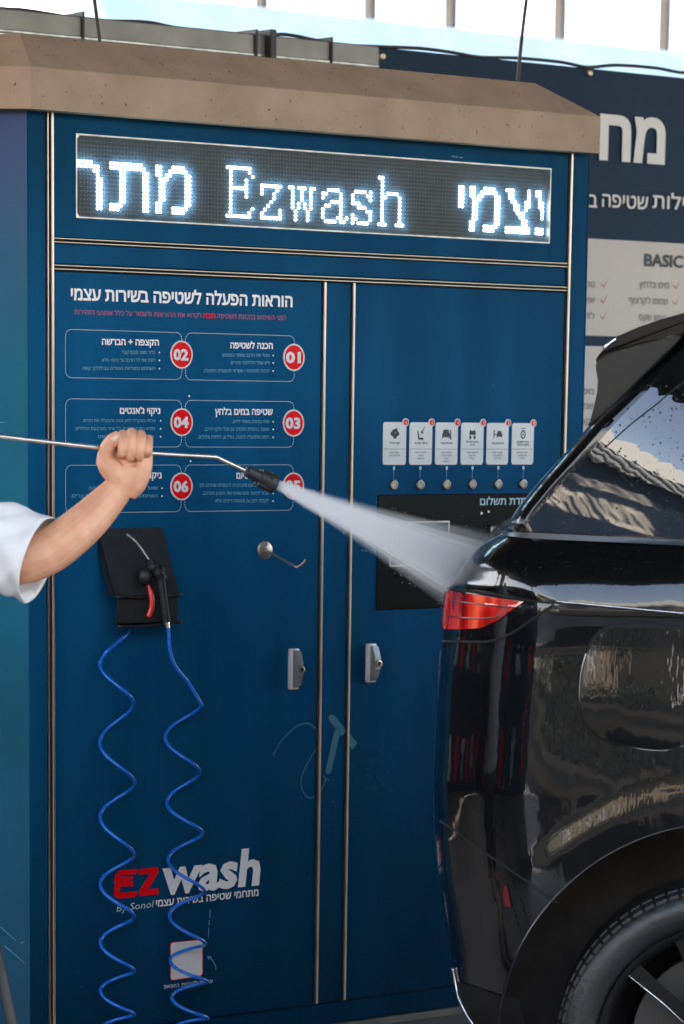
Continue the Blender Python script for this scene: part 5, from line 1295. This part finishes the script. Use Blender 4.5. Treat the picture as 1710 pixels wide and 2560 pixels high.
# ================================================================== FAR BEAM and translucent wall
YF = 7.0
fz = F(1100, 66, YF).z
beam = thing('blue_beam', 'pale blue painted beam under the white panels behind the board', 'beam')
q0, q1 = F(244, 0, YF), F(275, 54, YF)
b = MB(); dl = (q1.x-q0.x)/(q0.z-q1.z)
zlow = 1.3
b.prism([(q0.x+(q0.z-fz)*dl, YF, fz), (q0.x+(q0.z-zlow)*dl, YF, zlow), (24, YF, zlow), (24, YF, fz)], (0, 1, 0), .25); b.build('beam_face', M['lightblue'], beam)
b = MB()
for k in range(3): b.box((q0.x+1, YF-.012, fz-.28-.3*k), (24, YF-.002, fz-.255-.3*k))
b.build('beam_rib', M['lightblue'], beam)
tm = bpy.data.materials.new('translucent_sheet'); tm.use_nodes = True; N, L = nod(tm); bs = N['Principled BSDF']; bs.inputs['Base Color'].default_value = (.9, .9, .88, 1)
tl = N.new('ShaderNodeBsdfTranslucent'); tl.inputs[0].default_value = (.95, .95, .93, 1); mx = N.new('ShaderNodeMixShader'); mx.inputs[0].default_value = .6
L.new(bs.outputs[0], mx.inputs[1]); L.new(tl.outputs[0], mx.inputs[2]); L.new(mx.outputs[0], N['Material Output'].inputs[0])
wall = thing('panel_wall', 'bright white translucent panel wall between brown posts above the blue beam', 'wall')
pxs = [F(x, y, YF).x for x, y in ((964, 20), (1166, 35), (1439, 55), (1701, 80))]
sp_ = (pxs[3]-pxs[0])/3; xs_ = [pxs[0]-sp_, *pxs, pxs[3]+sp_, pxs[3]+2*sp_, pxs[3]+3*sp_]
b = MB(); b.box((F(494, 0, YF).x-.2, YF+.18, fz+.001), (xs_[0]-.02, YF+.2, fz+1.6)); b.build('wall_panel', tm, wall)
for i in range(len(xs_)-1):
    b = MB(); b.box((xs_[i]+.001, YF+.18, fz+.001), (xs_[i+1]-.001, YF+.2, fz+1.6)); b.build('wall_panel', tm, wall)
for i, x in enumerate(xs_):
    b = MB(); b.box((x-.018, YF+.1, fz+.001), (x+.018, YF+.16, fz+1.6)); b.build('wall_post', M['post'], wall)

# ================================================================== CANOPY over the bay
can = thing('bay_canopy', 'brown steel canopy roof over the wash bay', 'canopy')
CZ = 4.6
b = MB(); b.box((-9.2, -5.2, CZ), (16, 4.4, CZ+.18)); b.build('canopy_sheet', M['ceiling'], can)
for y in (-5.1, -2.6, .9, 4.2):
    b = MB(); b.box((-9.2, y-.06, CZ-.22), (16, y+.06, CZ-.002)); b.build('canopy_beam', M['ceiling'], can)
for x in (-9.0, 15.6):
    for y in (-4.9, 4.1):
        b = MB(); b.box((x-.1, y-.1, -.01), (x+.1, y+.1, CZ-.224)); b.build('canopy_column', M['canopysteel'], can)

# ================================================================== OPPOSITE BUILDING, mirrored in the car
opp = thing('opposite_building', 'wash hall across the yard with white parapet and dark sign', 'building')
YO = -17.
b = MB(); b.box((-34, YO-6, -.01), (10, YO, 3.2)); b.build('wall', M['wallgrey'], opp)
b = MB(); b.box((-34, YO-6, 3.202), (10, YO+.05, 5.1)); b.build('sign_band', M['navy'], opp)
b = MB(); b.box((-34, YO-6, 5.102), (10, YO+.25, 6.9)); b.build('parapet', M['wallwhite'], opp)
for k in range(60):
    b = MB(); x = -19.5+k*.21; b.box((x, YO+.252, 5.11), (x+.05, YO+.30, 5.75)); b.build('parapet_fin', M['gap'], opp)
for k in range(7):
    b = MB(); x = -32+k*5.6; b.box((x, YO+.002, .0), (x+3.6, YO+.06, 2.7)); b.build('bay_door', M['gap' if k % 2 else 'steel_dark'], opp)
for k in range(8):
    b = MB(); x = -33.2+k*5.6; b.box((x, YO+.6, -.01), (x+.35, YO+.95, 3.2)); b.build('column', M['wallwhite'], opp)
def opp_text(s, xc, z, w, h):
    b = MB(); text_into(b, heb(s), (xc+w/2, YO+.06, z), (xc-w/2, YO+.06, z), h, UZ, bold=.03); b.build('lettering', M['boardletter'], opp, fix=False)
OTX = -12.6
opp_text('הוראות הפעלה לשטיפה', -13.68, 4.5, .78, .17); opp_text('בשירות עצמי', -14.15, 3.95, 1.3, .36)
# long pale strips added to the yard, unseen: they band the car's reflections
for k, (y0, y1, c) in enumerate(((-8.6, -6.9, .036), (-12.2, -10.2, .042))):
    g = MB(); g.add([(-40, y0, -.006), (20, y0, -.006), (20, y1, -.006), (-40, y1, -.006)], [(0, 1, 2, 3)]); tag(g.build('reflection_strip', mat('reflection_strip_grey', (c, c*.98, c*.96), .9, spec=.0, var=.3, vscale=.7)), kind='structure')
# dark hedge between yard and building
def hedge(name, x0, x1, y, h, label):
    b = MB(); rh_ = random.Random(int(x0*10)); n = 2600
    for i in range(n):
        p = Vector((rh_.uniform(x0, x1), y+rh_.gauss(0, .25), abs(rh_.gauss(h*.6, h*.25)))); p.z = min(p.z, h*(.9+.2*rh_.random()))
        a = Vector((rh_.gauss(0, 1), rh_.gauss(0, 1), rh_.gauss(0, 1))).normalized(); c = a.orthogonal().normalized(); d = a.cross(c); s = rh_.uniform(.06, .14)
        b.add([p-c*s, p-d*s*.5, p+c*s, p+d*s*.5], [(0, 1, 2, 3)])
    o = b.build(name, M['hedge'], None, fix=False); tag(o, label, 'hedge')
hedge('hedge', -30, -9.5, -13.2, .9, 'low dark hedge along the yard in front of the opposite building'); 

# ================================================================== ADDED WALLS, unseen: they darken the reflections in the car's rear corner
par = thing('added_walls', 'unseen dark blue walls with round red badges, added for the car reflections', 'added wall')
b = MB(); b.box((-7.6, -4.6, 0), (-7.5, 3.6, 2.5)); b.build('added_wall', M['navy'], par)
b = MB(); b.box((-7.6, 3.602, 0), (.9, 3.7, 2.4)); b.build('added_wall', M['navy'], par)
def badge_row(p0, d, n_, cnt, step):
    for k in range(cnt):
        for z in (1.75, 1.15, .55):
            p = Vector(p0)+Vector(d)*(k*step)+UZ*z
            if (k+int(z*10)) % 2:
                b = MB(); b.lathe([(0, .0), (.2, .0), (.2, -.01)], p+Vector(n_)*.006, n_, 28); b.build('round_badge', M['redp'], par)
            else:
                b = MB(); b.obox(p+Vector(n_)*.006, Vector(d)*.16, UZ*.14, Vector(n_)*.003); b.build('white_notice', M['card'], par)
badge_row((-7.5, -3.8, 0), (0, 1, 0), (1, 0, 0), 5, 1.5)
badge_row((-6.6, 3.602, 0), (1, 0, 0), (0, -1, 0), 7, 1.05)
